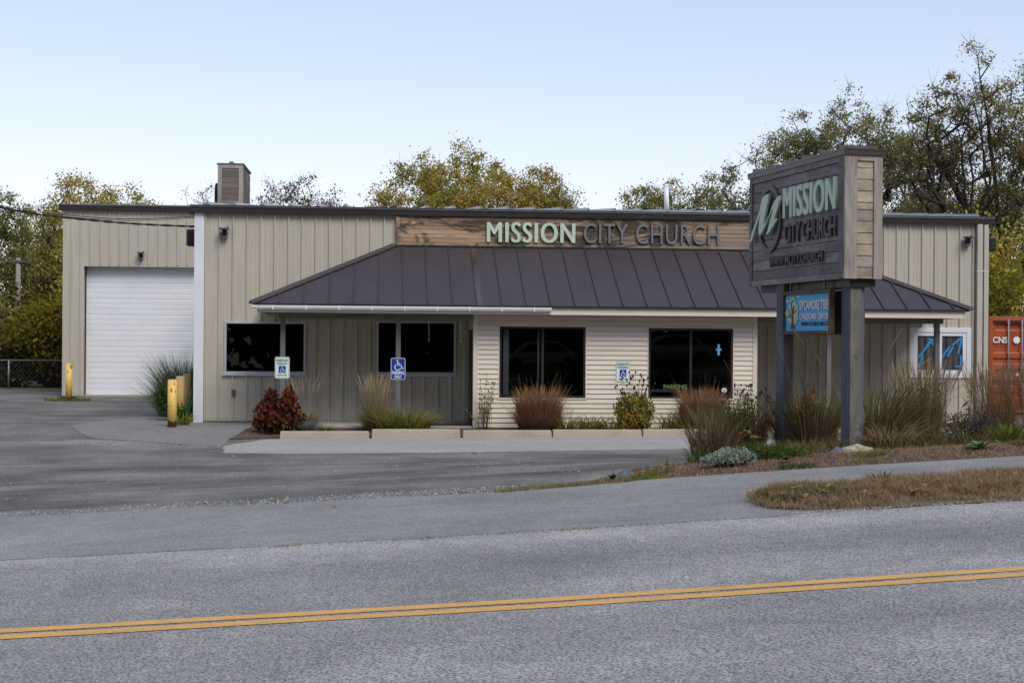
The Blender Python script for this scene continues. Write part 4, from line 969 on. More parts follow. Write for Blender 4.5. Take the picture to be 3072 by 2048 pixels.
# ---- trees
def tree(name, x, y, h, crowns, nclus, nleaf, mat, bark, label, lsize=.115, seed=0, trunk_r=.22, lean=0, clump=.42, forks=2, wig=.11, sparse_tip=0, extra=None, group='trees behind the building'):
    """crowns: (dx, dz, rx, rz) ellipsoids; limbs grow greedily from the trunk to points in them, thickness follows the load"""
    r = np.random.default_rng(seed+100); zb = Z(x, y)-.1
    P = []
    tot = sum(c[2]**2*c[3] for c in crowns)
    for c in crowns:
        k = max(6, int(nclus*c[2]**2*c[3]/tot))
        q = r.normal(size=(k, 3)); q /= np.linalg.norm(q, axis=1)[:, None]; q *= (r.random(k)**.45)[:, None]
        P.append(np.stack([x+c[0]+q[:, 0]*c[2], y+q[:, 1]*c[2]*.8, zb+c[1]+q[:, 2]*c[3]], 1))
    P = np.concatenate(P); top = P[:, 2].max()
    nodes = []; par = []
    zc = min(c[1]-c[3]*.6 for c in crowns); zc = max(1.2, zc)
    # main stems
    for k in range(forks):
        cr_ = crowns[k % len(crowns)]; tx = cr_[0]; tz = cr_[1]+cr_[3]*.35; last = -1 if k == 0 else min(2+k, len(nodes)-1); st = 0 if k == 0 else min(.55, .2+.15*k)
        if k == 0: sx0, sy0, sz0 = x, y, zb
        else: sx0, sy0, sz0 = nodes[last]
        m = 12
        for i in range(0 if k == 0 else 1, m+1):
            t = i/m; px = sx0+(x+tx+lean*0-sx0)*t**1.4+r.normal(0, .07)*(i > 0); py = sy0+r.normal(0, .09)*(i > 0)+t*(k-.5*(forks-1))*.35; pz = sz0+(zb+tz-sz0)*t
            nodes.append((px, py, pz)); par.append(last); last = len(nodes)-1
    cen = np.array([x+np.mean([c[0] for c in crowns]), y, zb+zc])
    order = np.argsort(np.linalg.norm(P-cen, axis=1)); tips = []
    N = np.array(nodes)
    for i in order:
        p = P[i]; d = np.linalg.norm(N-p, axis=1)+np.maximum(0, N[:, 2]-p[2]+.2)*1.6+np.maximum(0, (zb+zc*.75)-N[:, 2])*3
        j = int(np.argmin(d)); L = np.linalg.norm(N[j]-p); m = max(1, int(L/.55)); last = j; new = []
        for s_ in range(1, m+1):
            t = s_/m; qv = N[j]*(1-t)+p*t; qv = qv+np.array([0, 0, -.12*L*math.sin(math.pi*t)*.5])+(r.normal(0, wig*.35, 3) if s_ < m else 0)
            nodes.append(tuple(qv)); par.append(last); last = len(nodes)-1; new.append(qv)
        N = np.vstack([N, np.array(new)]); tips.append(last)
    n = len(nodes); load = np.zeros(n)
    for t in tips: load[t] += 1
    for i in range(n-1, 0, -1):
        if par[i] >= 0: load[par[i]] += load[i]
    load = np.maximum(load, .6)
    rad = trunk_r*(load/load[0])**.56; rad = np.maximum(rad, .008)
    # limbs as tapered 5-sided tubes between node pairs (shared rings along chains keep it light)
    A = np.array([nodes[par[i]] for i in range(n) if par[i] >= 0]); B = np.array([nodes[i] for i in range(n) if par[i] >= 0])
    ra = np.array([min(rad[par[i]], rad[i]*1.25) for i in range(n) if par[i] >= 0]); rb = np.array([rad[i] for i in range(n) if par[i] >= 0])
    # twigs beyond the tips
    T0 = np.repeat(P, 6, 0); dv = r.normal(size=T0.shape); dv[:, 2] += .7; dv /= np.linalg.norm(dv, axis=1)[:, None]; T1 = T0+dv*(.35+.6*r.random(len(T0)))[:, None]*clump*2.1
    A = np.vstack([A, T0]); B = np.vstack([B, T1]); ra = np.concatenate([ra, np.full(len(T0), .007)]); rb = np.concatenate([rb, np.full(len(T0), .003)])
    D = B-A; D /= np.maximum(1e-6, np.linalg.norm(D, axis=1))[:, None]; up = np.where(np.abs(D[:, 2:3]) > .9, np.array([[1., 0, 0]]), np.array([[0, 0, 1.]]))
    U = np.cross(D, up); U /= np.linalg.norm(U, axis=1)[:, None]; W_ = np.cross(D, U); K = 5
    ang = np.arange(K)*2*np.pi/K; ring = np.cos(ang)[None, :, None]*U[:, None]+np.sin(ang)[None, :, None]*W_[:, None]
    Va = A[:, None]-D[:, None]*(ra*.25)[:, None, None]+ring*ra[:, None, None]; Vb = B[:, None]+D[:, None]*(rb*.25)[:, None, None]+ring*rb[:, None, None]
    V = np.concatenate([Va, Vb], 1).reshape(-1, 3); base = np.arange(len(A))[:, None]*2*K; j = np.arange(K); j2 = (j+1) % K
    F = np.stack([base+j, base+j2, base+K+j2, base+K+j], -1).reshape(-1, 4)
    root = thing(name, (x, y, zb), label, 'tree', group)
    npo('trunk', (V, F), bark, root)
    # foliage
    frac = r.random(len(P)); keep = np.ones(len(P), bool)
    if sparse_tip: keep = r.random(len(P)) > sparse_tip*np.clip((P[:, 2]-(zb+zc))/(top-zb-zc), 0, 1)
    Pk = P[keep]; cnt = r.poisson(1.75*nleaf*(.3+1.4*r.random(len(Pk)))); src = np.repeat(np.arange(len(Pk)), cnt)
    off = r.normal(size=(len(src), 3))*np.array([1, 1, .75]); off *= (clump*(.5+.6*r.random(len(Pk)))[src])[:, None]*.75
    C_ = Pk[src]+off
    npo('crown', leaf_cloud(C_, lsize, 1.5, .5, r), mat, root)
    return root

L_gold = m_leaf('gold_leaves', [(.14, .16, .045), (.26, .25, .055), (.42, .34, .07), (.55, .40, .10), (.50, .31, .08)], .4, .4)
L_orange = m_leaf('orange_gold_leaves', [(.13, .145, .035), (.25, .23, .05), (.40, .31, .07), (.50, .35, .09), (.44, .26, .07)], .4, .4)
L_olive = m_leaf('olive_leaves', [(.10, .125, .06), (.17, .19, .085), (.25, .25, .11), (.35, .31, .13), (.32, .22, .11)], .35, .3)
L_green = m_leaf('green_gold_leaves', [(.09, .11, .045), (.15, .165, .055), (.25, .24, .075), (.38, .31, .09), (.42, .27, .09)], .38, .35)
L_brown = m_leaf('brown_leaves', [(.05, .035, .02), (.11, .065, .03), (.17, .095, .035), (.09, .06, .03)], .3, .5)
L_yellow = m_leaf('yellow_leaves', [(.05, .06, .012), (.11, .115, .018), (.24, .20, .025), (.38, .26, .03)], .45, .6)
L_dark = m_leaf('dark_thicket', [(.016, .018, .010), (.03, .03, .014), (.06, .05, .018), (.11, .08, .02)], .25, .3)

def TX(xv, yv, Y):
    """where a sight line from the roadside meets the plane Y (used once, to place the far trees)"""
    d = fw+rv*((xv-1176)/3266.7)+uv_*((784-yv)/3266.7); t = (Y+32.2)/d.y; return d.x*t, 1.846+d.z*t
TREES = [
 # xV, topV, Y, crowns(rel width px), ...
 ('left', -20, 425, 38, 2.6, L_green, 240, 55, 'trees at the far left'),
]
def T(xv, topv, Y, w_, mat, ncl, nl, label, seed, base=None, cr=None, **k):
    x, z = TX(xv, topv, Y); h = z
    crowns = cr(h) if cr else [(0, h*.70, w_, h*.29), (-w_*.4, h*.5, w_*.75, h*.25), (w_*.45, h*.46, w_*.7, h*.22)]
    return tree(k.pop('name', 'leafy_tree'), x, Y, h, crowns, ncl, nl, mat, k.pop('bark', M_bark), label, seed=seed, **k)
T(-10, 425, 37, 2.3, L_green, 230, 50, 'autumn tree with a forked dark trunk at the left edge of the photo', 1, forks=3)
T(112, 442, 41, 2.0, L_green, 200, 46, 'green and gold tree rising behind the utility pole', 2, forks=2)
T(190, 400, 32, 2.0, L_gold, 230, 60, 'golden tree rising over the left end of the garage roof', 3, forks=3)
T(272, 402, 34, 1.9, L_gold, 200, 60, 'golden tree over the garage roof, just right of another golden one', 4, forks=2)
T(470, 418, 50, 2.2, L_brown, 170, 6, 'nearly bare pale tree just left of the rooftop cabinet', 5, bark=M_barkg, lsize=.12)
T(640, 405, 46, 2.2, L_brown, 220, 18, 'thinly leaved tree just right of the rooftop cabinet', 6, bark=M_barkg, lsize=.12)
T(715, 388, 46, 2.4, L_brown, 240, 20, 'thin tree with sparse brown leaves above the left half of the roof', 7, bark=M_barkg, lsize=.12)
T(592, 435, 44, 1.1, L_yellow, 70, 30, 'small yellowing treetop touching the right side of the rooftop cabinet', 8)
T(968, 340, 33, 2.3, L_gold, 340, 60, 'green tree with gold patches at the left of the big group behind the sign band', 9, forks=4, trunk_r=.26)
T(1062, 318, 36, 2.2, L_gold, 280, 66, 'tallest golden tree of the group behind the word Mission', 10, forks=3)
T(1155, 366, 33, 2.3, L_gold, 290, 72, 'orange gold tree in the middle of the group behind the roof', 11, forks=3)
T(1248, 376, 34, 2.0, L_orange, 290, 70, 'orange gold tree at the right end of the group behind the roof', 12, forks=3)
T(1510, 396, 38, 2.5, L_green, 270, 60, 'olive green treetop right behind the white vent pipe', 13, forks=2)
T(1655, 392, 37, 2.5, L_green, 270, 60, 'olive green treetop between the vent pipe and the roadside sign', 14, forks=2)
T(1735, 300, 33, 2.2, L_green, 170, 24, 'half bare tree with thin twigs just above the left end of the roadside sign', 15, bark=M_barkg, forks=3, sparse_tip=.75)
T(1842, 218, 35, 2.3, L_olive, 210, 66, 'rounded olive green tree above the middle of the roadside sign', 16, forks=3, cr=lambda h: [(0, h*.80, 2.1, h*.18), (-.8, h*.62, 1.9, h*.2), (.9, h*.55, 2.0, h*.22)])
T(2000, 172, 32, 3.2, L_olive, 260, 54, 'broad olive and brown tree above the narrow end of the roadside sign', 17, forks=4, trunk_r=.24, sparse_tip=.4, cr=lambda h: [(-.3, h*.82, 2.7, h*.16), (.9, h*.70, 3.0, h*.2), (-1.4, h*.6, 2.2, h*.2), (1.2, h*.45, 2.4, h*.18)])
T(2090, 300, 39, 2.6, L_brown, 170, 44, 'brownish tree between the two tallest olive trees', 18, forks=3)
T(2322, 92, 26, 3.0, L_olive, 300, 52, 'tallest tree at the right, dark leaning trunk with bare twigs at its top', 19, forks=4, trunk_r=.34, sparse_tip=.45,
  clump=.36, cr=lambda h: [(-1.8, h*.76, 2.2, h*.17), (-1.5, h*.93, 1.0, h*.07), (-3.6, h*.66, 2.2, h*.12), (.7, h*.72, 2.0, h*.15), (-1.4, h*.50, 2.8, h*.12)])
T(2380, 95, 27, 2.6, L_olive, 170, 50, 'dark trunked tree cut off by the right edge of the photo', 20, forks=3, trunk_r=.24, sparse_tip=.35)
T(2280, 395, 34, 3.0, L_gold, 220, 40, 'rusty gold lower tree behind the right end of the roof', 21, forks=3)
T(2245, 140, 24, 2.8, L_brown, 190, 3, 'nearly leafless tree with fine bare twigs spreading left of the tallest tree', 23, name='bare_tree', forks=4, trunk_r=.2, clump=.5, cr=lambda h: [(-.6, h*.80, 2.6, h*.16), (-2.6, h*.66, 1.8, h*.13), (.6, h*.6, 2.2, h*.15)])
T(2130, 430, 36, 2.8, L_olive, 240, 56, 'low dark olive tree just right of the roadside sign, above the roof', 22, forks=3)
# shrubs and brush behind
def brush(x, y, rx, ry, z0, z1, n, mat, label, size=.14, seed=0, name='bush', group='bushes at the edge of the lot', cat='bush'):
    r = np.random.default_rng(seed+500); zb = Z(x, y); m = max(8, n//45)
    q = r.normal(size=(m, 3)); q /= np.linalg.norm(q, axis=1)[:, None]; q *= (r.random(m)**.4)[:, None]
    P = np.stack([x+q[:, 0]*rx, y+q[:, 1]*ry, zb+(z0+z1)/2+q[:, 2]*(z1-z0)/2], 1)
    src = r.integers(0, m, n); C_ = P[src]+r.normal(size=(n, 3))*min(rx, (z1-z0)/2)*.16
    root = thing(name, (x, y, zb), label, cat, group)
    mb = MB()
    for k in range(0, m, max(1, m//40)):
        p = P[k]; mb.tube([(x+(p[0]-x)*.2, y+(p[1]-y)*.2, zb-.05), ((x*.4+p[0]*.6), (y*.4+p[1]*.6), zb+(p[2]-zb)*.55), tuple(p)], [.03, .02, .008], 4)
    mb.build('stem', M_bark, root)
    C_[:, 2] = np.maximum(C_[:, 2], zb+.03)
    npo('foliage', leaf_cloud(C_, size, 1.5, .4, r), mat, root)
    return root
brush(-12.6, 23.5, 1.5, 1.1, .5, 3.6, 4200, L_yellow, 'bright yellow green bush hanging over the chain link fence', .17, 1)
brush(-15.2, 24.5, 1.7, 1.2, .4, 3.4, 3800, L_green, 'dull green bush behind the fence at the far left', .17, 2)
brush(-11.5, 26.0, 1.5, 1.2, 1.5, 5.2, 4200, L_gold, 'gold green bush rising between the fence and the garage corner', .17, 3)
brush(-13.6, 27.5, 2.6, 1.2, .5, 4.3, 4200, L_dark, 'dark thicket behind the yellow bush', .17, 4)
brush(-14.5, 23.6, 2.4, .7, .0, 1.3, 3600, L_dark, 'low dark brush right behind the chain link fence', .15, 9)
brush(-17.5, 27.5, 2.2, 1.2, .5, 4.5, 3200, L_dark, 'dark thicket at the far left edge', .17, 5)
brush(19.8, 14.0, 2.0, 1.4, .6, 4.6, 5200, L_yellow, 'yellow leaved bush above the orange container', .16, 6)
brush(21.0, 17.0, 2.6, 1.6, 1.5, 6.2, 5200, L_gold, 'tall gold bush behind the one above the container', .16, 7)
brush(19.2, 20.0, 2.6, 1.6, .5, 4.4, 5200, L_dark, 'dark brush between the building and the container', .16, 8)
# far woods read as one mass
def woods(x0, x1, y0, y1, z1, n, seed):
    r = np.random.default_rng(seed); m = n//60
    P = np.stack([r.uniform(x0, x1, m), r.uniform(y0, y1, m), z1*(1-r.random(m)**1.4*.97)*(.75+.25*r.random(m))], 1)
    P[:, 2] = r.random(m)*z1*(.7+.3*np.sin(P[:, 0]*.7+P[:, 1])) ; src = r.integers(0, m, n)
    return leaf_cloud(P[src]+r.normal(size=(n, 3))*.45, .22, 1.5, .3, r)
M_wood_st = L_dark
o = npo('woodland', join([woods(-30, -9, 44, 52, 4.6, 26000, 1), woods(14, 48, 38, 46, 7.2, 42000, 2)]), m_leaf('far_wood', [(.02, .022, .012), (.045, .042, .018), (.09, .07, .02), (.16, .11, .025), (.10, .055, .02)], .3, .25))
tag(o, 'far off autumn woods behind the trees', None, None, 'stuff')

r = np.random.default_rng(3); m = 1900; P = np.stack([r.uniform(-46, 56, m), r.uniform(-62, -53, m), r.random(m)**.8*27*(.72+.28*np.sin(np.arange(m)))], 1); src = r.integers(0, m, 66000)  # unseen woods behind the camera, made this tall to shade the canopy recess
o = npo('roadside_woods', leaf_cloud(P[src]+r.normal(size=(66000, 3))*1.2, 1.15, 1.4, .2, r), L_dark); tag(o, 'dark woods across the road, mirrored in the windows', None, None, 'stuff')

# ---- fence, pole, car at the far left
fn = thing('chain_link_fence', (-14, 21.5, 0), 'low chain link fence with grey posts behind the lot at far left', 'fence')
def m_chain():
    n = NT('chain_mesh'); p = n.sep(); s_ = 13.0
    a = n.math('PINGPONG', n.math('MULTIPLY', n.math('ADD', p[0], p[2]), s_), 1); b = n.math('PINGPONG', n.math('MULTIPLY', n.math('SUBTRACT', p[0], p[2]), s_), 1)
    m_ = n.math('MAXIMUM', n.math('LESS_THAN', a, .05), n.math('LESS_THAN', b, .05)); n.l.new(m_, n.b.inputs['Alpha']); n.col((.05, .05, .052, 1)); return n.m
mb = MB(); fz = lambda x: 21.9+(x+12)*.12
for x in (-26, -22.9, -19.9, -16.8, -13.76, -10.75): mb = MB(); mb.tube([(x, fz(x), -.1), (x, fz(x), 1.04)], .032, 8); mb.build('post', M_galv, fn)
mb = MB(); mb.tube([(-28, fz(-28), 1.02), (-10.3, fz(-10.3), 1.02)], .022, 8); mb.build('rail', M_galv, fn)
mb = MB(); mb.poly([(-28, fz(-28), 0), (-10.3, fz(-10.3), 0), (-10.3, fz(-10.3), 1.01), (-28, fz(-28), 1.01)]); mb.build('mesh_panel', m_chain(), fn)
x, z = TX(42, 592, 36)
up_ = thing('utility_pole', (x, 36, 0), 'weathered grey utility pole with a crossarm among the left trees', 'pole')
mb = MB(); mb.tube([(x, 36, -.1), (x, 36, z*.5), (x, 36, z)], [.15, .13, .11], 12); mb.build('shaft', M_pole, up_)
mb = MB(); mb.box(x-.75, x+.75, 35.86, 35.94, z-.22, z-.12); mb.build('crossarm', M_dgrey, up_)
for dx in (-.65, -.3, .35, .65): mb = MB(); mb.tube([(x+dx, 35.9, z-.12), (x+dx, 35.9, z+.0)], .03, 6); mb.build('insulator', M_dgrey, up_)
def make_car(X0, Y0, face, paint, label):
    car = thing('parked_car', (X0+2.2, Y0+.8, Z(X0, Y0)), label, 'car'); zc_ = Z(X0, Y0)
    fc = frame((X0, Y0, zc_), (1, 0, 0), (0, face, 0))
    mb = MB(); mb.prism([(0, .35), (.05, .75), (.9, .88), (1.5, 1.38), (2.9, 1.42), (3.6, .95), (4.3, .85), (4.35, .35)], fc, -1.7, 0); mb.build('body', paint, car, bevel=.05)
    mb = MB(); mb.prism([(1.05, .92), (1.56, 1.30), (2.15, 1.34), (2.15, .92)], fc, .0, .008); mb.prism([(2.22, .92), (2.22, 1.34), (2.85, 1.35), (3.35, .96)], fc, .0, .008); mb.build('side_window', M_glass, car)
    for wx in (.85, 3.45):
        mb = MB(); mb.tube([fc(wx, .33, .03), fc(wx, .33, -.2)], .33, 20, smooth=False); wh_ = mb.build('wheel', M_black, car)
        MB().tube([fc(wx, .33, .035), fc(wx, .33, .02)], .19, 16, smooth=False).build('rim', M_galv, wh_)
    mb = MB(); mb.cbox(fc, 4.2, 4.37, .6, .75, -.4, -.1); mb.build('headlight', M_signwhite, car)
make_car(-15.0, 32.2, -1, M_white, 'white parked car half hidden behind the fence and bushes')
make_car(5.4, -39.0, 1, M_white, 'white car across the road, mirrored faintly in the left bay window')
make_car(12.0, -39.5, 1, M_gutter, 'white car across the road, mirrored faintly in the right bay window')

# ---- planting along the building
G_red = m_leaf('red_grass', [(.10, .045, .032), (.19, .085, .06), (.28, .14, .095), (.22, .13, .08), (.33, .20, .12)], .3, 1.2, (0.0, .35, (.12, .075, .045)))
G_tan = m_leaf('tan_grass', [(.26, .19, .11), (.38, .29, .17), (.48, .38, .24), (.32, .26, .13)], .35, 1)
G_tanroot = m_leaf('tan_green_grass', [(.10, .10, .03), (.20, .17, .06), (.34, .26, .13), (.42, .33, .19)], .35, 1)
G_green = m_leaf('green_grass', [(.025, .055, .012), (.045, .085, .018), (.08, .12, .03), (.15, .16, .05)], .35, 2)
G_lily = m_leaf('lily_leaves', [(.06, .09, .02), (.13, .16, .03), (.26, .25, .06), (.44, .36, .14)], .35, 2)
G_dry = m_leaf('dry_blades', [(.13, .09, .05), (.24, .17, .095), (.36, .27, .16), (.17, .13, .05)], .3, 2)
G_reed = m_leaf('reed_blades', [(.025, .045, .016), (.04, .075, .02), (.075, .11, .035), (.13, .14, .05)], .35, 1)
G_blue = m_leaf('blue_fescue', [(.12, .15, .13), (.20, .24, .21), (.28, .31, .27)], .2, 2)
G_silver = m_leaf('silver_leaves', [(.16, .21, .15), (.27, .33, .26), (.38, .44, .36), (.20, .26, .18)], .2, 3)
G_variegated = m_leaf('striped_grass', [(.06, .09, .035), (.12, .15, .07), (.24, .27, .15), (.36, .37, .24)], .35, 2)
L_redleaf = m_leaf('red_shrub_leaves', [(.035, .012, .014), (.075, .020, .018), (.13, .032, .024), (.19, .055, .025), (.07, .04, .018)], .25, 5, (-.1, .35, (.07, .055, .012)))
L_cone = m_leaf('coneflower_leaves', [(.07, .10, .018), (.15, .17, .03), (.32, .29, .06), (.24, .20, .04), (.12, .13, .03)], .35, 5)
L_rust = m_leaf('rust_leaves', [(.20, .10, .02), (.34, .12, .02), (.28, .17, .03), (.16, .13, .02)], .3, 5)
L_moss = m_leaf('low_green', [(.03, .055, .015), (.06, .10, .02), (.13, .19, .03)], .3, 5)
L_grey = m_leaf('grey_shrub', [(.035, .040, .036), (.06, .065, .058), (.10, .10, .088), (.05, .045, .04)], .2, 4)
M_seed = m_plain('seed_black', (.018, .013, .010, 1), .8, .1)
M_stem = m_plain('dry_stem', (.10, .06, .045, 1), .8, .2)
M_stemg = m_plain('green_stem', (.10, .13, .03, 1), .8, .2)

def clump(name, x, y, label, cat, parts, group=None):
    t = thing(name, (x, y, Z(x, y)), label, cat, group)
    for pn, VF, m in parts: npo(pn, VF, m, t)
    return t
zb_ = lambda x, y: Z(x, y)+.03
# reddish switchgrass, two of them
for (x, y, w_, h, sd_, lb) in ((3.22, -2.75, .36, 1.02, 1, 'round reddish brown grass clump under the left bay window'), (6.68, -2.75, .38, 1.00, 2, 'round reddish brown grass clump under the right bay window, by the round sticker')):
    r = np.random.default_rng(sd_)
    clump('ornamental_grass', x, y, lb, 'grass clump', [
        ('blades', join([blades(2800, x, y, w_, h, .26, .010, .55, 6, .48, r, zb_), blades(1700, x, y, w_*1.1, h*.72, .60, .009, 1.1, 6, .5, r, zb_)]), G_red),
        ('seed_heads', blades(230, x, y, w_*.9, h*1.05, .26, .0045, .12, 7, .26, r, zb_, .22, 2.2), m_leaf('golden_tips%d' % sd_, [(.30, .17, .07), (.42, .25, .11), (.26, .13, .06)], .3, 1)),
        ('stray_stems', blades(40, x, y, w_, h*1.3, .42, .0035, .5, 7, .15, r, zb_, .12, 3), G_dry)], 'reddish grass clumps')
# feather reed grass left of the blue sign
r = np.random.default_rng(11)
clump('feather_grass', -.16, -2.35, 'tan feathery grass clump left of the blue parking sign', 'grass clump', [
    ('seed_heads', blades(220, -.16, -2.35, .17, 1.26, .16, .0055, .1, 8, .30, r, zb_, .26, 2.6), G_tan),
    ('blades', join([blades(700, -.16, -2.35, .22, .55, .75, .009, .9, 6, .4, r, zb_), blades(350, -.16, -2.35, .18, .85, .22, .006, .2, 5, .3, r, zb_)]), G_tanroot)])
r = np.random.default_rng(12)
clump('lily_clump', .42, -2.45, 'low arching yellow green lily leaves right of the feathery grass', 'plant', [
    ('blades', blades(560, .42, -2.45, .40, .62, .95, .026, 1.1, 7, .5, r, zb_, ell=1.3), G_lily), ('dry_stalks', blades(36, .35, -2.4, .2, .74, .5, .005, .5, 7, .2, r, zb_, .15, 3), G_dry)])
r = np.random.default_rng(13)
clump('feather_grass', -1.62, -2.05, 'thin pale feathery grass just right of the red shrub', 'grass clump', [
    ('seed_heads', blades(34, -1.66, -2.05, .14, 1.24, .22, .006, .1, 8, .22, r, zb_, .28, 2.6), G_tan), ('blades', blades(320, -1.6, -2.05, .15, .50, .5, .008, .8, 6, .45, r, zb_), G_tanroot)])
clump('blue_fescue', -1.56, -2.65, 'small blue grey tuft at the foot of the red shrub', 'grass clump', [('blades', blades(900, -1.56, -2.65, .11, .30, 1.0, .005, .6, 5, .3, np.random.default_rng(14), zb_), G_blue)])
clump('grass_tuft', -1.2, -2.5, 'small green tuft right of the blue grey one', 'grass clump', [('blades', blades(160, -1.2, -2.5, .10, .22, 1.0, .009, .9, 5, .4, np.random.default_rng(15), zb_), G_lily)])
# red leaved shrub
def leafy_shrub(name, x, y, lobes, n, size, mat, label, seed, stemmat=M_bark, cat='shrub', droop=1.2, elong=1.9, extra=None, parts=None):
    r = np.random.default_rng(seed+900); z0 = Z(x, y)+.02; t = thing(name, (x, y, z0), label, cat)
    C_ = []; mb = MB(); tot = sum(l[3]**2*l[4] for l in lobes)
    for (dx, dy, dz, rx, rz) in lobes:
        k = int(n*rx*rx*rz/tot); q = r.normal(size=(k, 3)); q /= np.linalg.norm(q, axis=1)[:, None]; q *= (.25+.9*r.random(k)**.8)[:, None]
        C_.append(np.stack([x+dx+q[:, 0]*rx, y+dy+q[:, 1]*rx, z0+dz+q[:, 2]*rz], 1))
        for j in range(7):
            a = r.normal(size=3)*.5; mb.tube([(x+dx*.2, y+dy*.2, z0-.05), (x+dx*.7+a[0]*rx*.4, y+dy+a[1]*rx*.4, z0+dz*.6), (x+dx+a[0]*rx, y+dy+a[1]*rx, z0+dz+abs(a[2])*rz)], [.012, .009, .004], 4)
    C_ = np.concatenate(C_); C_[:, 2] = np.maximum(C_[:, 2], z0+.03)
    mb.build('stem', stemmat, t); npo('foliage', leaf_cloud(C_, size, elong, droop, r), mat, t); return t
leafy_shrub('red_shrub', -2.13, -2.75, [(-.16, 0, .52, .20, .34), (.20, .0, .54, .19, .34), (-.36, .05, .30, .17, .24), (0, -.05, .26, .34, .25), (.30, .05, .30, .20, .25), (-.14, 0, .80, .10, .12), (.22, 0, .82, .09, .12)], 1900, .125, L_redleaf, 'dark red leafy shrub in front of the leftmost canopy post', 1)
# thin trellised plant at the corner board
r = np.random.default_rng(21); t = thing('climbing_plant', (2.15, -2.15, 0), 'spindly half bare plant on a wire trellis at the left corner of the siding', 'plant')
mb = MB(); C_ = []; HD = []
for k in range(17):
    bx = 2.15+r.normal(0, .07); tx = bx+r.normal(0, .10)+(-.28 if k in (3, 9) else 0); hh = r.uniform(.45, 1.18); pts = [(bx, -2.15+r.normal(0, .03), 0)]
    for i in range(1, 6): pts.append((bx+(tx-bx)*i/5+r.normal(0, .012), -2.15+r.normal(0, .03), hh*i/5*(.72 if k in (3, 9) else 1)))
    mb.tube(pts, [.006, .0055, .005, .004, .003, .002], 4)
    for i in range(12): tt = r.uniform(.35, 1)*5; a = int(min(4, tt)); f_ = tt-a; C_.append([pts[a][j]*(1-f_)+pts[a+1][j]*f_+r.normal(0, .03) for j in range(3)])
    if hh > .9: HD.append(pts[-1])
mb.build('stem', M_stem, t); npo('foliage', leaf_cloud(np.array(C_), .075, 3.2, .4, r), L_cone, t)
mb = MB()
for h_ in HD: mb.tube([h_, (h_[0], h_[1], h_[2]+.03)], [.014, .008], 6)
mb.build('seed_heads', M_seed, t)
mb = MB()
for i in range(6): mb.tube([(2.06+i*.045, -2.2, 0), (2.06+i*.045, -2.2, .42)], .002, 4)
for i in range(7): mb.tube([(2.05, -2.2, .06*i+.03), (2.29, -2.2, .06*i+.03)], .002, 4)
mb.build('trellis', M_bronze, t)
# black seed headed coneflower
r = np.random.default_rng(31); t = leafy_shrub('coneflower', 5.22, -2.75, [(0, 0, .28, .34, .24), (-.26, 0, .46, .17, .28), (.26, 0, .44, .18, .30), (.05, 0, .62, .22, .20), (-.14, .0, .72, .10, .14), (.2, 0, .74, .08, .14)], 1250, .12, L_cone, 'tall coneflower plant with black seed heads below the wall mounted parking sign', 3, M_stemg, 'plant', .9, 2.6)
C_ = np.stack([5.20+r.normal(0, .16, 420), -2.95+r.normal(0, .06, 420), Z(5.2, -2.9)+.06+abs(r.normal(0, .16, 420))], 1); npo('rusty_foliage', leaf_cloud(C_, .10, 2.2, .6, r), L_rust, t)
mb = MB(); ms = MB()
for k in range(46):
    a = r.uniform(-1, 1); bx = 5.22+a*.13; tx = 5.22+a*.34+r.normal(0, .05); hh = r.uniform(.74, 1.26)-abs(a)*.12; y_ = -2.75+r.normal(0, .08)
    ms.tube([(bx, y_, 0), ((bx+tx)/2, y_, hh*.6), (tx, y_, hh)], [.004, .003, .0025], 4)
    MB().tube([(tx, y_, hh-.022), (tx, y_, hh-.012), (tx, y_, hh+.008), (tx, y_, hh+.03)], [.026, .017, .021, .006], 7).build('seed_head', M_seed, t)
ms.build('stalks', M_stem, t)
# low leftovers along the kerb
for (x, y, n, h, w_, lb, sd_) in ((3.78, -2.95, 90, .62, .028, 'upright yellow green sprouts right of the left reddish grass clump', 41), (4.28, -2.9, 190, .44, .03, 'low yellowing leaves midway between the left grass clump and the coneflower', 42), (4.72, -2.9, 80, .48, .026, 'thin yellowing sprouts just left of the coneflower', 43), (5.95, -2.85, 70, .60, .026, 'tall thin yellow sprouts right of the coneflower', 44), (6.22, -2.95, 150, .40, .03, 'low yellowing leaves at the left foot of the right grass clump', 45)):
    clump('lily_clump', x, y, lb, 'plant', [('blades', blades(n, x, y, .17, h, .7, w_, 1.0, 6, .5, np.random.default_rng(sd_), zb_, ell=1.3), G_lily)], 'yellowing leaf clumps along the siding')
clump('blue_fescue', 5.72, -3.1, 'small silvery tuft at the right foot of the coneflower', 'grass clump', [('blades', blades(420, 5.72, -3.1, .10, .14, 1.0, .006, .6, 4, .3, np.random.default_rng(46), zb_), G_blue)])
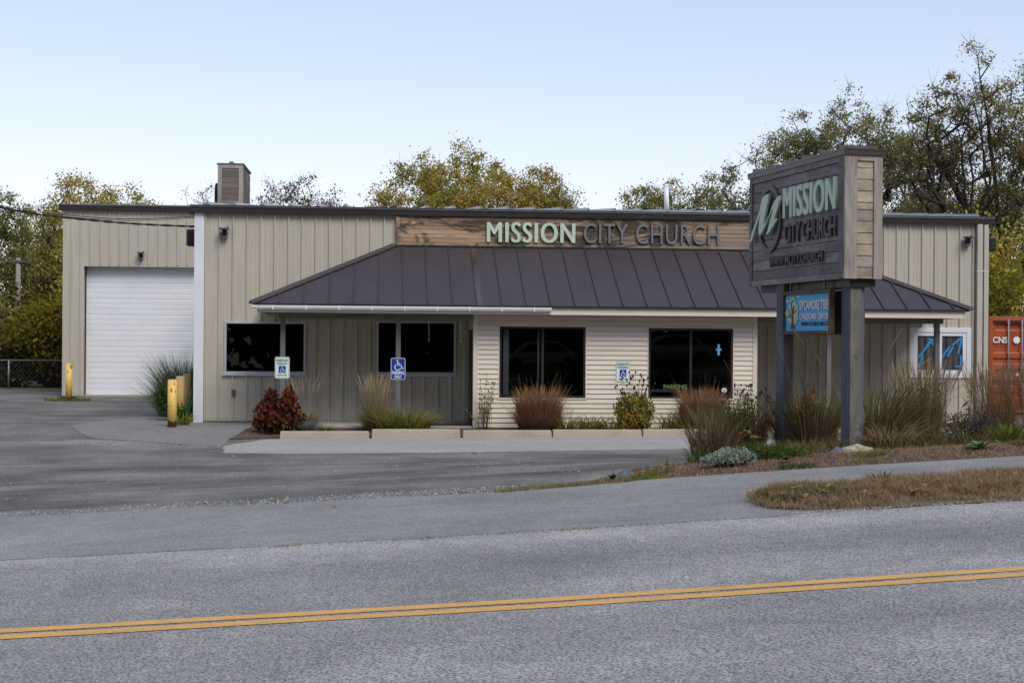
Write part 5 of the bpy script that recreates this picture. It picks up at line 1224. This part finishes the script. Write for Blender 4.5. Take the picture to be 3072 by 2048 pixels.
# big striped grass by the bollards
r = np.random.default_rng(51); z00 = lambda x, y: 0
clump('tall_grass', -4.86, 2.7, 'big arching striped grass behind the yellow bollards', 'grass clump', [('blades', join([blades(1700, -4.86, 2.7, .30, 1.75, .42, .014, .85, 8, .42, r, z00), blades(900, -5.0, 2.4, .34, 1.1, .75, .014, 1.0, 7, .4, r, z00)]), G_variegated)])
leafy_shrub('bush', -4.62, .6, [(-.30, 0, .55, .22, .3), (-.15, .1, .3, .25, .26), (.16, -.9, .2, .16, .2)], 750, .13, G_reed, 'dark leafy plant around the feet of the rear bollards', 5, M_bark, 'bush', .8, 3.4)
clump('lily_clump', -4.26, -1.15, 'pale strap leaves between the front bollard and the corner trim', 'plant', [('blades', blades(90, -4.28, -1.1, .12, .36, .8, .02, .9, 6, .5, r, z00), G_lily)])
for (x, y, lb, sd_) in ((-9.62, 10.9, 'flat weeds left of the chipped bollard', 55), (-9.02, 11.1, 'flat weeds right of the chipped bollard', 56)):
    clump('weed_tuft', x, y, lb, 'weeds', [('blades', blades(260, x, y, .24, .16, 1.2, .012, .9, 4, .5, np.random.default_rng(sd_), z00, ell=1.5), G_lily)])
mb = MB(); mb.box(-9.75, -9.2, 11.5, 11.9, -.02, .10); tag(mb.build('parking_block', M_black, bevel=.02), 'small black rubber block behind the chipped bollard', 'parking block')

# ---- roadside bed
zB = lambda x, y: zbed(x, y)+.012
def reeds(x, y, w_, h, n, sd_, lb, ell=1.6, dry=1.0, gr=.6, bias=0, group='tall grasses in the roadside bed'):
    r = np.random.default_rng(sd_)
    n = int(n*1.9); return clump('tall_grass', x, y, lb, 'grass clump', [
        ('blades', join([blades(int(n*gr), x, y, w_*1.15, h*1.08, .42, .017, .6, 7, .40, r, zB, ell=ell, bias=bias), blades(int(n*gr*.6), x, y, w_, h*.75, .6, .017, 1.1, 7, .5, r, zB, ell=ell, bias=bias)]), m_leaf('reed_tone%d' % sd_, [(.04, .065, .02), (.08, .105, .03), (.16, .15, .06), (.27, .21, .11), (.10, .12, .04)], .35, 1.5, (Z(x, y)+.28, Z(x, y)+.62, (.20, .145, .085)))),
        ('dry_blades', join([blades(int(n*dry*.45), x, y, w_*1.05, h*.55, .65, .012, 1.3, 7, .5, r, zB, ell=ell), blades(int(n*dry*.3), x, y, w_, h*.42, .3, .012, .3, 4, .4, r, zB, ell=ell)]), G_dry)], group)
reeds(4.45, -13.3, .17, .80, 150, 61, 'tall grass clump at the left end of the roadside bed, behind the silver plant', 1.5)
reeds(4.80, -12.8, .17, .88, 220, 67, 'tall grass clump second from the left in the roadside bed', 1.3)
reeds(5.16, -12.3, .15, .93, 230, 62, 'tall grass clump just left of the far grey sign post', 1.2)
reeds(5.90, -12.3, .17, .98, 300, 63, 'tall grass clump between the two grey sign posts', 1.5)
reeds(6.02, -12.8, .18, 1.05, 300, 64, 'tall grass clump right behind the near grey sign post', 1.3)
reeds(6.62, -13.9, .18, 1.10, 230, 65, 'tall leaning green grass right of the near sign post', 1.4, 1.6, .6, .28)
r = np.random.default_rng(66)
clump('dead_grass', 6.55, -14.35, 'curled dry pale grass at the right of the near sign post foot', 'grass clump', [('blades', blades(420, 6.5, -14.3, .22, .50, .95, .014, 1.6, 8, .5, r, zB, ell=1.2), G_dry)])
clump('reed_plumes', 6.2, -14.0, 'few long pale seed stalks arching beside the near sign post', 'grass stalks', [('stalks', join([blades(7, 6.25, -13.9, .16, 1.75, .45, .006, .25, 10, .25, r, zB, .13, 3.4), blades(4, 5.7, -13.6, .12, 1.75, .3, .006, .2, 10, .2, r, zB, .12, 3.2), blades(3, 5.0, -13.6, .1, 1.35, .4, .004, .2, 10, .2, r, zB, .1, 3)]), G_tan)])
for (x, y, n, h, lb, sd_) in ((7.12, -13.9, 330, 1.22, 'dense tan feather reed grass in front of the taped window', 71), (8.45, -13.2, 300, 1.20, 'dense tan feather reed grass in front of the orange container', 72), (8.95, -13.6, 170, 1.15, 'tan feather reed grass cut off by the right edge', 73)):
    r = np.random.default_rng(sd_)
    clump('feather_grass', x, y, lb, 'grass clump', [
        ('seed_heads', blades(n, x, y, .24, h, .22, .0045, .12, 8, .28, r, zB, .20, 2.6, ell=1.1), m_leaf('plume%d' % sd_, [(.20, .13, .075), (.30, .21, .125), (.38, .29, .19)], .35, 1)),
        ('blades', join([blades(int(n*1.1), x, y, .24, h*.8, .24, .006, .25, 6, .35, r, zB), blades(int(n*.7), x, y, .28, h*.45, .7, .010, 1.0, 7, .5, r, zB)]), m_leaf('reedtan%d' % sd_, [(.11, .09, .03), (.20, .14, .065), (.30, .21, .12), (.16, .14, .05)], .35, 1.2))], 'tan feather reed grasses at the right')
# goldenrod and rust coloured flower stalks behind the first grasses
def stalks(name, x, y, n, h, w_, lb, sd_, leafm, lsz=.06, top=None, nl=26, stem=M_stem, sx=.5, elong=3.4):
    r = np.random.default_rng(sd_); t = thing(name, (x, y, zB(x, y)), lb, 'plant'); mb = MB(); C_ = []; tp_ = MB()
    for k in range(n):
        bx, by = x+r.normal(0, w_*.5), y+r.normal(0, w_*.4); tx = bx+r.normal(0, w_*sx); hh = h*r.uniform(.68, 1.05); z0 = zB(bx, by)
        mb.tube([(bx, by, z0), ((bx+tx)/2, by, z0+hh*.5), (tx, by, z0+hh)], [.005, .004, .002], 4)
        for i in range(nl): q_ = r.uniform(.25, 1); C_.append((bx+(tx-bx)*q_+r.normal(0, .028), by+r.normal(0, .028), z0+hh*q_))
        if top: tp_.tube([(tx, by, z0+hh-.01), (tx, by, z0+hh+.012), (tx, by, z0+hh+.03)], [.006, .013, .004], 6)
    mb.build('stem', stem, t); npo('foliage', leaf_cloud(np.array(C_), lsz, elong, .2, r), leafm, t)
    if top: tp_.build('seed_heads', M_seed, t)
    return t
stalks('goldenrod', 4.98, -12.9, 24, .95, .18, 'yellow green goldenrod stalks left of the far sign post, in front of the corner board', 81, L_yellow, .05, True, 34)
stalks('flower_stalks', 5.78, -12.9, 10, .92, .13, 'rust red leafed stalks between the two sign posts', 82, L_rust, .09, False, 24, elong=2.6)
stalks('dark_weed', 5.22, -13.0, 4, 1.02, .08, 'blackened dead stalk with curled leaves against the far sign post', 83, L_brown, .10, True, 6)
stalks('dark_weed', 7.42, -14.6, 5, .55, .10, 'small blackish dead stalks at the right foot of the tan reed grass', 84, L_brown, .09, False, 8)
stalks('milkweed', 7.65, -14.2, 2, .88, .10, 'single thin stalk with drooping brown leaves in front of the right end wall', 85, L_brown, .12, False, 8, elong=4)
stalks('dry_flower', 7.35, -13.6, 4, .95, .08, 'withered tan leaf cluster beside the rightmost canopy post', 86, L_brown, .09, False, 26, elong=1.8)
stalks('dark_weed', 8.75, -14.5, 6, .72, .16, 'dark seed spikes leaning at the right edge of the bed', 87, L_brown, .06, True, 14)
leafy_shrub('grey_shrub', 7.42, -13.3, [(0, 0, .42, .26, .18)], 1400, .05, L_grey, 'rounded grey twiggy shrub below the taped window', 7, M_bark, 'shrub', 0, 4)
leafy_shrub('grey_shrub', 7.72, -13.9, [(0, 0, .24, .30, .18), (.28, .1, .26, .22, .18)], 1700, .05, L_grey, 'low dark grey green shrub behind the broad leaf rosette', 8, M_bark, 'shrub', 0, 3.5)
leafy_shrub('silver_plant', 4.02, -15.72, [(0, 0, .11, .17, .08), (.20, .03, .13, .11, .10), (-.17, 0, .08, .12, .06), (.06, .1, .16, .11, .07), (.33, .0, .10, .06, .08)], 3000, .032, G_silver, 'mounded silvery feathery plant at the front left of the roadside bed', 9, M_bark, 'plant', -.2, 2.2)
leafy_shrub('low_shrub', 4.66, -15.2, [(0, 0, .10, .34, .09), (.3, 0, .09, .25, .08), (-.1, .2, .12, .2, .09)], 2300, .036, L_moss, 'low fine leaved green plant right of the silvery one', 10, M_bark, 'plant', 0, 3)
r = np.random.default_rng(91)
for (x, y, n, h, w_, lb, m_, wd) in ((4.74, -16.2, 260, .10, .15, 'short green grass tuft at the front edge of the bed below the far post', G_green, .006), (5.86, -15.55, 300, .13, .13, 'bright green grass tuft at the foot of the near post', G_lily, .006), (5.62, -16.05, 160, .06, .12, 'tiny flat green tuft in front of the near post', G_lily, .006), (8.0, -15.3, 380, .09, .24, 'flat green cushion right of the broad leaf rosette', G_green, .006), (8.05, -14.5, 90, .34, .14, 'leafy green clump right of the grey shrubs', G_lily, .035), (3.85, -15.0, 60, .32, .08, 'dark blue green spiky tuft behind the silvery plant', G_reed, .016)):
    clump('grass_tuft', x, y, lb, 'grass clump', [('blades', blades(n, x, y, w_, h, .8, wd, .6, 5, .5, r, zB, ell=1.4), m_)])
# broad leaved rosettes and single weeds
def rosette(name, x, y, n, L, W, lb, mat, sd_, up=.6, z_off=0, stem=0, cat='plant', zf=zB):
    r = np.random.default_rng(sd_); z0 = zf(x, y); t = thing(name, (x, y, z0), lb, cat); mb = MB()
    for k in range(n):
        a = 2*math.pi*k/n+r.normal(0, .25); u = up*r.uniform(.6, 1.3); l = L*r.uniform(.7, 1.1); dx, dy = math.cos(a), math.sin(a); sx, sy = -dy, dx; zz = z0+z_off*r.uniform(.6, 1)
        rows = []
        for i in range(7):
            q_ = i/6; w2 = W*math.sin(math.pi*min(1, q_*.93+.04))**.8; cx_ = x+dx*l*q_*(1-.2*u); cy_ = y+dy*l*q_*(1-.2*u); cz_ = zz+l*u*(q_-.75*q_*q_*(1.2-u*.3)); rows.append(((cx_+sx*w2, cy_+sy*w2, cz_+.25*w2), (cx_, cy_, cz_), (cx_-sx*w2, cy_-sy*w2, cz_+.25*w2)))
        for i in range(6):
            for j in range(2): mb.poly([rows[i][j], rows[i][j+1], rows[i+1][j+1], rows[i+1][j]], smooth=True)
    mb.build('leaves', mat, t)
    if stem: m2 = MB(); m2.tube([(x, y, z0-.02), (x+.01, y, z0+stem*.5), (x, y, z0+stem)], [.006, .005, .004], 5); m2.build('stem', M_stem, t)
    return t
M_mull = m_leaf('mullein', [(.10, .17, .07), (.17, .25, .12)], .2, 6); M_ylw = m_leaf('weed_leaf', [(.16, .18, .03), (.28, .24, .05), (.20, .10, .03)], .35, 6)
rosette('broad_leaf_rosette', 7.25, -15.5, 8, .30, .055, 'pale green broad leaf rosette at the front of the bed, right part', M_mull, 1, .8)
rosette('young_weed', 3.28, -15.95, 7, .14, .028, 'small yellowish weed standing alone left of the silvery plant', M_ylw, 2, .35, .17, .2)
rosette('young_weed', 2.58, -16.35, 6, .10, .03, 'small dark green weed at the left tip of the bed', L_moss, 3, 1.3, .02, .16)
rosette('young_weed', 4.42, -15.35, 6, .16, .032, 'yellow leaved weed rising between the silvery plant and the tall grass', M_ylw, 4, .4, .42, .44)
rosette('low_weed', 4.75, -15.75, 10, .09, .03, 'low round leaved green weed in front of the fine leaved plant', L_moss, 5, .8, .05)
# rocks and concrete footing
def rock(x, y, sx, sy, sz, mat, lb, sd_, name='rock', zf=zB):
    r = random.Random(sd_); mb = MB(); n = 10; z0 = zf(x, y); rings = [(0, 1.0), (.35, 1.02), (.7, .78), (.95, .42)]
    off = [[r.uniform(.8, 1.15) for _ in range(n)] for _ in rings]; b = []
    for i, (hz, k) in enumerate(rings):
        for j in range(n): a = 2*math.pi*j/n; b.append((x+math.cos(a)*sx*k*off[i][j], y+math.sin(a)*sy*k*off[i][j], z0-.03+sz*hz*off[i][j]))
    mb.v = b+[(x, y, z0+sz)]
    for i in range(len(rings)-1):
        for j in range(n): j2 = (j+1) % n; mb.f.append((i*n+j, i*n+j2, (i+1)*n+j2, (i+1)*n+j)); mb.m.append(0); mb.sm.append(False)
    for j in range(n): mb.f.append(((len(rings)-1)*n+j, (len(rings)-1)*n+(j+1) % n, len(mb.v)-1)); mb.m.append(0); mb.sm.append(False)
    return tag(mb.build(name, mat), lb, 'rock')
M_rock = m_plain('grey_rock', (.11, .12, .14, 1), .9, .25, nscale=14); M_rockd = m_plain('dark_rock', (.05, .055, .07, 1), .9, .25, nscale=14)
M_crumb = m_bark('crumbling_concrete', (.20, .17, .13, 1), (.50, .46, .38, 1))
rock(2.78, -16.0, .14, .10, .11, M_rock, 'grey angular rock at the left tip of the bed', 1); rock(2.98, -16.05, .08, .06, .05, M_rock, 'small pale stone right of the angular rock', 2)
rock(2.62, -16.1, .05, .05, .07, M_rockd, 'small dark stone between the dark weed and the angular rock', 5)
rock(5.50, -14.75, .10, .09, .10, M_rockd, 'dark bluish rock left of the near sign post foot', 3); rock(5.64, -14.9, .12, .08, .09, M_rock, 'grey slab shaped rock against the concrete footing', 4)
rock(5.95, -14.75, .24, .14, .10, M_crumb, 'crumbling pale concrete footing around the near sign post', 6, 'post_footing')
# dark strip standing in for the shadow under the lot's asphalt edge
mb = MB()
mb.prism([(2.95, -15.22), (3.3, -15.02), (3.95, -14.78), (3.97, -14.73), (3.3, -14.96), (2.97, -15.17)], lambda a, b, c: Vector((a, b, Z(a, b)-.12+c)), 0, .125); tag(mb.build('lot_edge_shadow', M_bronze), 'dark strip standing in for the shadow under the lot edge at the left tip of the bed', 'edge_shadow')

# ---- grass verge between walk and road
r = np.random.default_rng(101)
def verge_z(x, y): return Z(x, y)+.016+.034*math.sin(max(0, min(1, (y+19.95)/1.75))*math.pi)
def scatter_blades(poly, n, h, wd, mat, name, lb, zf, r, lean=.9, den=None):
    xs = [p[0] for p in poly]; ys = [p[1] for p in poly]; P = []
    while len(P) < n:
        x, y = r.uniform(min(xs), max(xs)), r.uniform(min(ys), max(ys))
        if inside(poly, x, y) and (den is None or r.random() < den(x, y)): P.append((x, y))
    P = np.array(P); V = np.zeros((n, 4, 2, 3)); an = r.random(n)*2*np.pi; H = h*(.35+.8*r.random(n)); le = lean*(.2+r.random(n)); fa = r.random(n)*np.pi; zb = np.array([zf(*p) for p in P])-.005; H = H*np.array([.55+.45*(den(*p) if den else 1) for p in P])
    for i, t in enumerate((0, .4, .75, 1)):
        w_ = wd*(1-t)**.6+.0005
        for k, s_ in enumerate((-.5, .5)):
            V[:, i, k, 0] = P[:, 0]+np.cos(an)*le*H*t**1.6+np.cos(fa)*w_*s_; V[:, i, k, 1] = P[:, 1]+np.sin(an)*le*H*t**1.6+np.sin(fa)*w_*s_; V[:, i, k, 2] = zb+H*(t-.25*le*t*t)
    idx = np.arange(n*8).reshape(n, 4, 2); F = np.stack([idx[:, :-1, 0], idx[:, :-1, 1], idx[:, 1:, 1], idx[:, 1:, 0]], -1).reshape(-1, 4)
    return tag(npo(name, (V.reshape(-1, 3), F), mat), lb, None, None, 'stuff')
VG = [(3.34, -19.3), (3.52, -18.64), (4.0, -18.2), (5, -18.08), (8.5, -18.04), (8.5, -20.0), (5.7, -20.05), (4.6, -20.0), (3.8, -19.93), (3.42, -19.62)]
G_verge = m_leaf('verge_grass', [(.13, .07, .045), (.25, .16, .095), (.42, .31, .20), (.31, .21, .12), (.17, .14, .055), (.06, .085, .02)], .3, 2.2)
vden = lambda x, y: (.15+.85*max(0, min(1, (y+20.0+.14*math.sin(x*5)+.10*math.sin(x*13))/.6))**1.5)*max(.12, min(1, .62+.5*math.sin(x*4.1+2*math.sin(y*6))*math.sin(y*9+x*1.7)+.25*math.sin(x*17+y*11)))*max(.1, min(1, (x-3.3)*2.2))
scatter_blades(VG, 52000, .13, .006, G_verge, 'grass', 'dry tan roadside grass on the verge', verge_z, r, 1.3, vden)
scatter_blades([(3.45, -19.3), (3.62, -18.72), (4.2, -18.4), (4.9, -18.5), (4.4, -19.3), (3.7, -19.5)], 6500, .085, .006, L_moss, 'green_grass', 'greener grass at the left tip of the verge', verge_z, r)
scatter_blades([(-1.0, -16.98), (2.6, -16.5), (3.2, -15.6), (3.2, -16.5), (1.75, -16.86)], 1500, .055, .006, G_lily, 'edge_grass', 'thin line of weeds along the lot side of the walk', lambda x, y: Z(x, y)+.012, r, den=lambda x, y: 1 if x > 1.2 else .0)
scatter_blades([(1.2, -17.02), (2.75, -16.66), (2.75, -16.5), (1.2, -16.88)], 900, .05, .006, G_verge, 'edge_grass', 'dry weeds in the joint beside the walk', lambda x, y: Z(x, y)+.012, r)
scatter_blades([(-.9, -20.18), (2.2, -20.12), (2.2, -20.08), (-.9, -20.14)], 420, .025, .005, G_lily, 'seam_grass', 'moss and weeds in the seam at the road edge', lambda x, y: Z(x, y)+.006, r, den=lambda x, y: .2+.8*(math.sin(x*5) > .2))
scatter_blades(BED[:8]+[(9, -16.3), (4.9, -16.33), (2.8, -16.5)], 11000, .07, .007, G_dry, 'dry_litter', 'dry dead grass lying over the roadside bed', zB, r, 1.8)
scatter_blades([(4.3, -15.3), (4.6, -14.2), (5.6, -13.4), (9, -13.3), (9, -14.9), (6, -14.7), (5.3, -15.0)], 5000, .22, .008, m_leaf('bed_weeds', [(.05, .06, .02), (.10, .11, .035), (.20, .15, .07), (.26, .19, .10)], .3, 3), 'bed_weeds', 'tangled low weeds in the roadside bed', zB, r, .9)
clump('young_weed', 4.98, -18.3, 'small leafy green weed at the back edge of the verge', 'weed', [('leaves', blades(30, 4.98, -18.3, .05, .17, .7, .02, .5, 4, .4, r, verge_z), L_moss)])
# mulch chips, gravel
def chips(polys, n, s0, s1, mat, name, lb, zf, r):
    P = []
    for poly, k in polys:
        xs = [p[0] for p in poly]; ys = [p[1] for p in poly]; c = 0
        while c < k:
            x, y = r.uniform(min(xs), max(xs)), r.uniform(min(ys), max(ys))
            if inside(poly, x, y): P.append((x, y)); c += 1
    P = np.array(P); n = len(P); z = np.array([zf(*p) for p in P]); C_ = np.column_stack([P, z+s1*.2]); s_ = r.uniform(s0, s1, n)
    T_ = np.array([(1, 0, -.5), (-.5, .87, -.5), (-.5, -.87, -.5), (0, 0, .6)]); D_ = T_[None]*s_[:, None, None]*(.6+.8*r.random((n, 4, 1))); a = r.random(n)*6.28; ca, sa = np.cos(a)[:, None], np.sin(a)[:, None]
    X = D_[..., 0]*ca-D_[..., 1]*sa; Y = D_[..., 0]*sa+D_[..., 1]*ca; V = np.stack([X, Y, D_[..., 2]], -1)+C_[:, None]
    F = np.array([[0, 1, 3, 3], [1, 2, 3, 3], [2, 0, 3, 3]]); base = np.arange(n)[:, None, None]*4; Ft = (F[None, :, :3]+base).reshape(-1, 3)
    return tag(npo(name, (V.reshape(-1, 3), Ft), mat), lb, None, None, 'stuff')
M_chip = m_leaf('bark_chips', [(.05, .028, .02), (.11, .065, .045), (.19, .12, .085), (.30, .22, .17)], 0, 5)
M_grav = m_leaf('gravel_bits', [(.15, .15, .15), (.28, .28, .28), (.45, .44, .43)], 0, 5)
chips([(BED[:8]+[(9, -16.3), (4.9, -16.35), (2.8, -16.55)], 9000)], 0, .008, .028, M_chip, 'bark_mulch', 'loose bark chips on the roadside bed', zB, r)
chips([([(-3.0, -3.7), (-2.0, -3.45), (14, -3.3), (14, -2.2), (1.9, -2.2), (-1.4, -2.2), (-2.6, -.7)], 5000)], 0, .008, .025, M_chip, 'bark_mulch', 'loose bark chips along the siding', zb_, r)
LE = [(-9, -17.0), (1.6, -16.9), (1.6, -16.3), (-9, -16.5)]
chips([(LE, 2200), ([(-6.6, -4.6), (-3.0, -6.1), (-2.9, -5.6), (-4, -5.0), (-6, -3.6)], 900), ([(3.5, -19.98), (8.5, -20.0), (8.5, -19.75), (4.4, -19.7)], 2600), ([(-9, -16), (3, -15.5), (3, -8), (-9, -8)], 500), ([(-1, -20.2), (8, -20.12), (8, -20.05), (-1, -20.12)], 250)], 0, .004, .015, M_grav, 'gravel', 'loose gravel along the pavement edges', lambda x, y: Z(x, y)+.012, r)
# fallen leaves, each its own object
M_fall = m_leaf('fallen_leaf', [(.20, .10, .05), (.33, .18, .08), (.14, .075, .04)], .2, 9); M_fally = m_leaf('fallen_yellow', [(.50, .34, .05), (.60, .42, .08)], .3, 9); M_fallo = m_leaf('fallen_orange', [(.42, .20, .07), (.50, .27, .10)], .3, 9)
def leafmesh(sd_):
    r_ = random.Random(sd_); mb = MB(); out = []; n = 11
    for i in range(n):
        a = 2*math.pi*i/n; rr__ = (1 if i % 2 == 0 else .55)*r_.uniform(.8, 1.1); out.append((math.cos(a)*rr__, math.sin(a)*rr__*.8, .25*abs(math.sin(a*1.5+sd_))+.05))
    for i in range(n): mb.poly([(0, 0, .0), out[i], out[(i+1) % n]])
    me = bpy.data.meshes.new('fallen_leaf'); me.from_pydata(mb.v, [], mb.f); me.update(); return me
LMS = [leafmesh(i) for i in range(3)]
def leaf_at(x, y, z, s_, m_, group, label, k):
    me = LMS[k % 3].copy(); me.materials.append(m_); o_ = bpy.data.objects.new('fallen_leaf', me); COL.objects.link(o_); o_.location = (x, y, z); o_.scale = (s_, s_, s_); o_.rotation_euler = (random.uniform(-.25, .25), random.uniform(-.25, .25), random.uniform(0, 6))
    return tag(o_, label, 'leaf', group)
for k, (x, y, s_) in enumerate([(-1.02, -16.91, .052), (-.49, -17.54, .032), (1.57, -7.76, .06), (-4.07, -13.18, .045), (-3.66, -16.85, .035), (-2.66, -17.34, .024), (-1.37, -16.75, .035), (-1.91, -16.63, .035), (2.28, -22.37, .02)]):
    leaf_at(x, y, Z(x, y)+.016, s_, M_fall, 'brown leaves fallen on the asphalt', 'curled brown leaf lying on the asphalt', k)
for k, (x, y, s_) in enumerate([(-2.5, -8.0, .04), (-2.38, -8.4, .035), (-3.1, -8.6, .025)]):
    leaf_at(x, y, Z(x, y)+.01, s_, M_fally, 'yellow leaves near the pale strip', 'yellow leaf lying on the lot near the pale strip', k)
for k, (x, y) in enumerate([(4.27, -18.87), (5.01, -18.68), (5.29, -18.96), (5.62, -18.69), (4.86, -19.55), (3.95, -18.88), (3.7, -19.3), (4.84, -18.9), (5.93, -19.0), (6.0, -19.13), (4.4, -19.5), (5.5, -19.5), (6.3, -19.2), (5.2, -18.5), (4.1, -19.3), (4.6, -18.6), (5.75, -19.3), (6.2, -18.7), (5.05, -19.3), (3.85, -19.5), (6.6, -18.9)]):
    leaf_at(x, y, verge_z(x, y)+.055, .055, M_fallo, 'orange leaves caught in the verge grass', 'orange brown leaf caught in the verge grass', k)
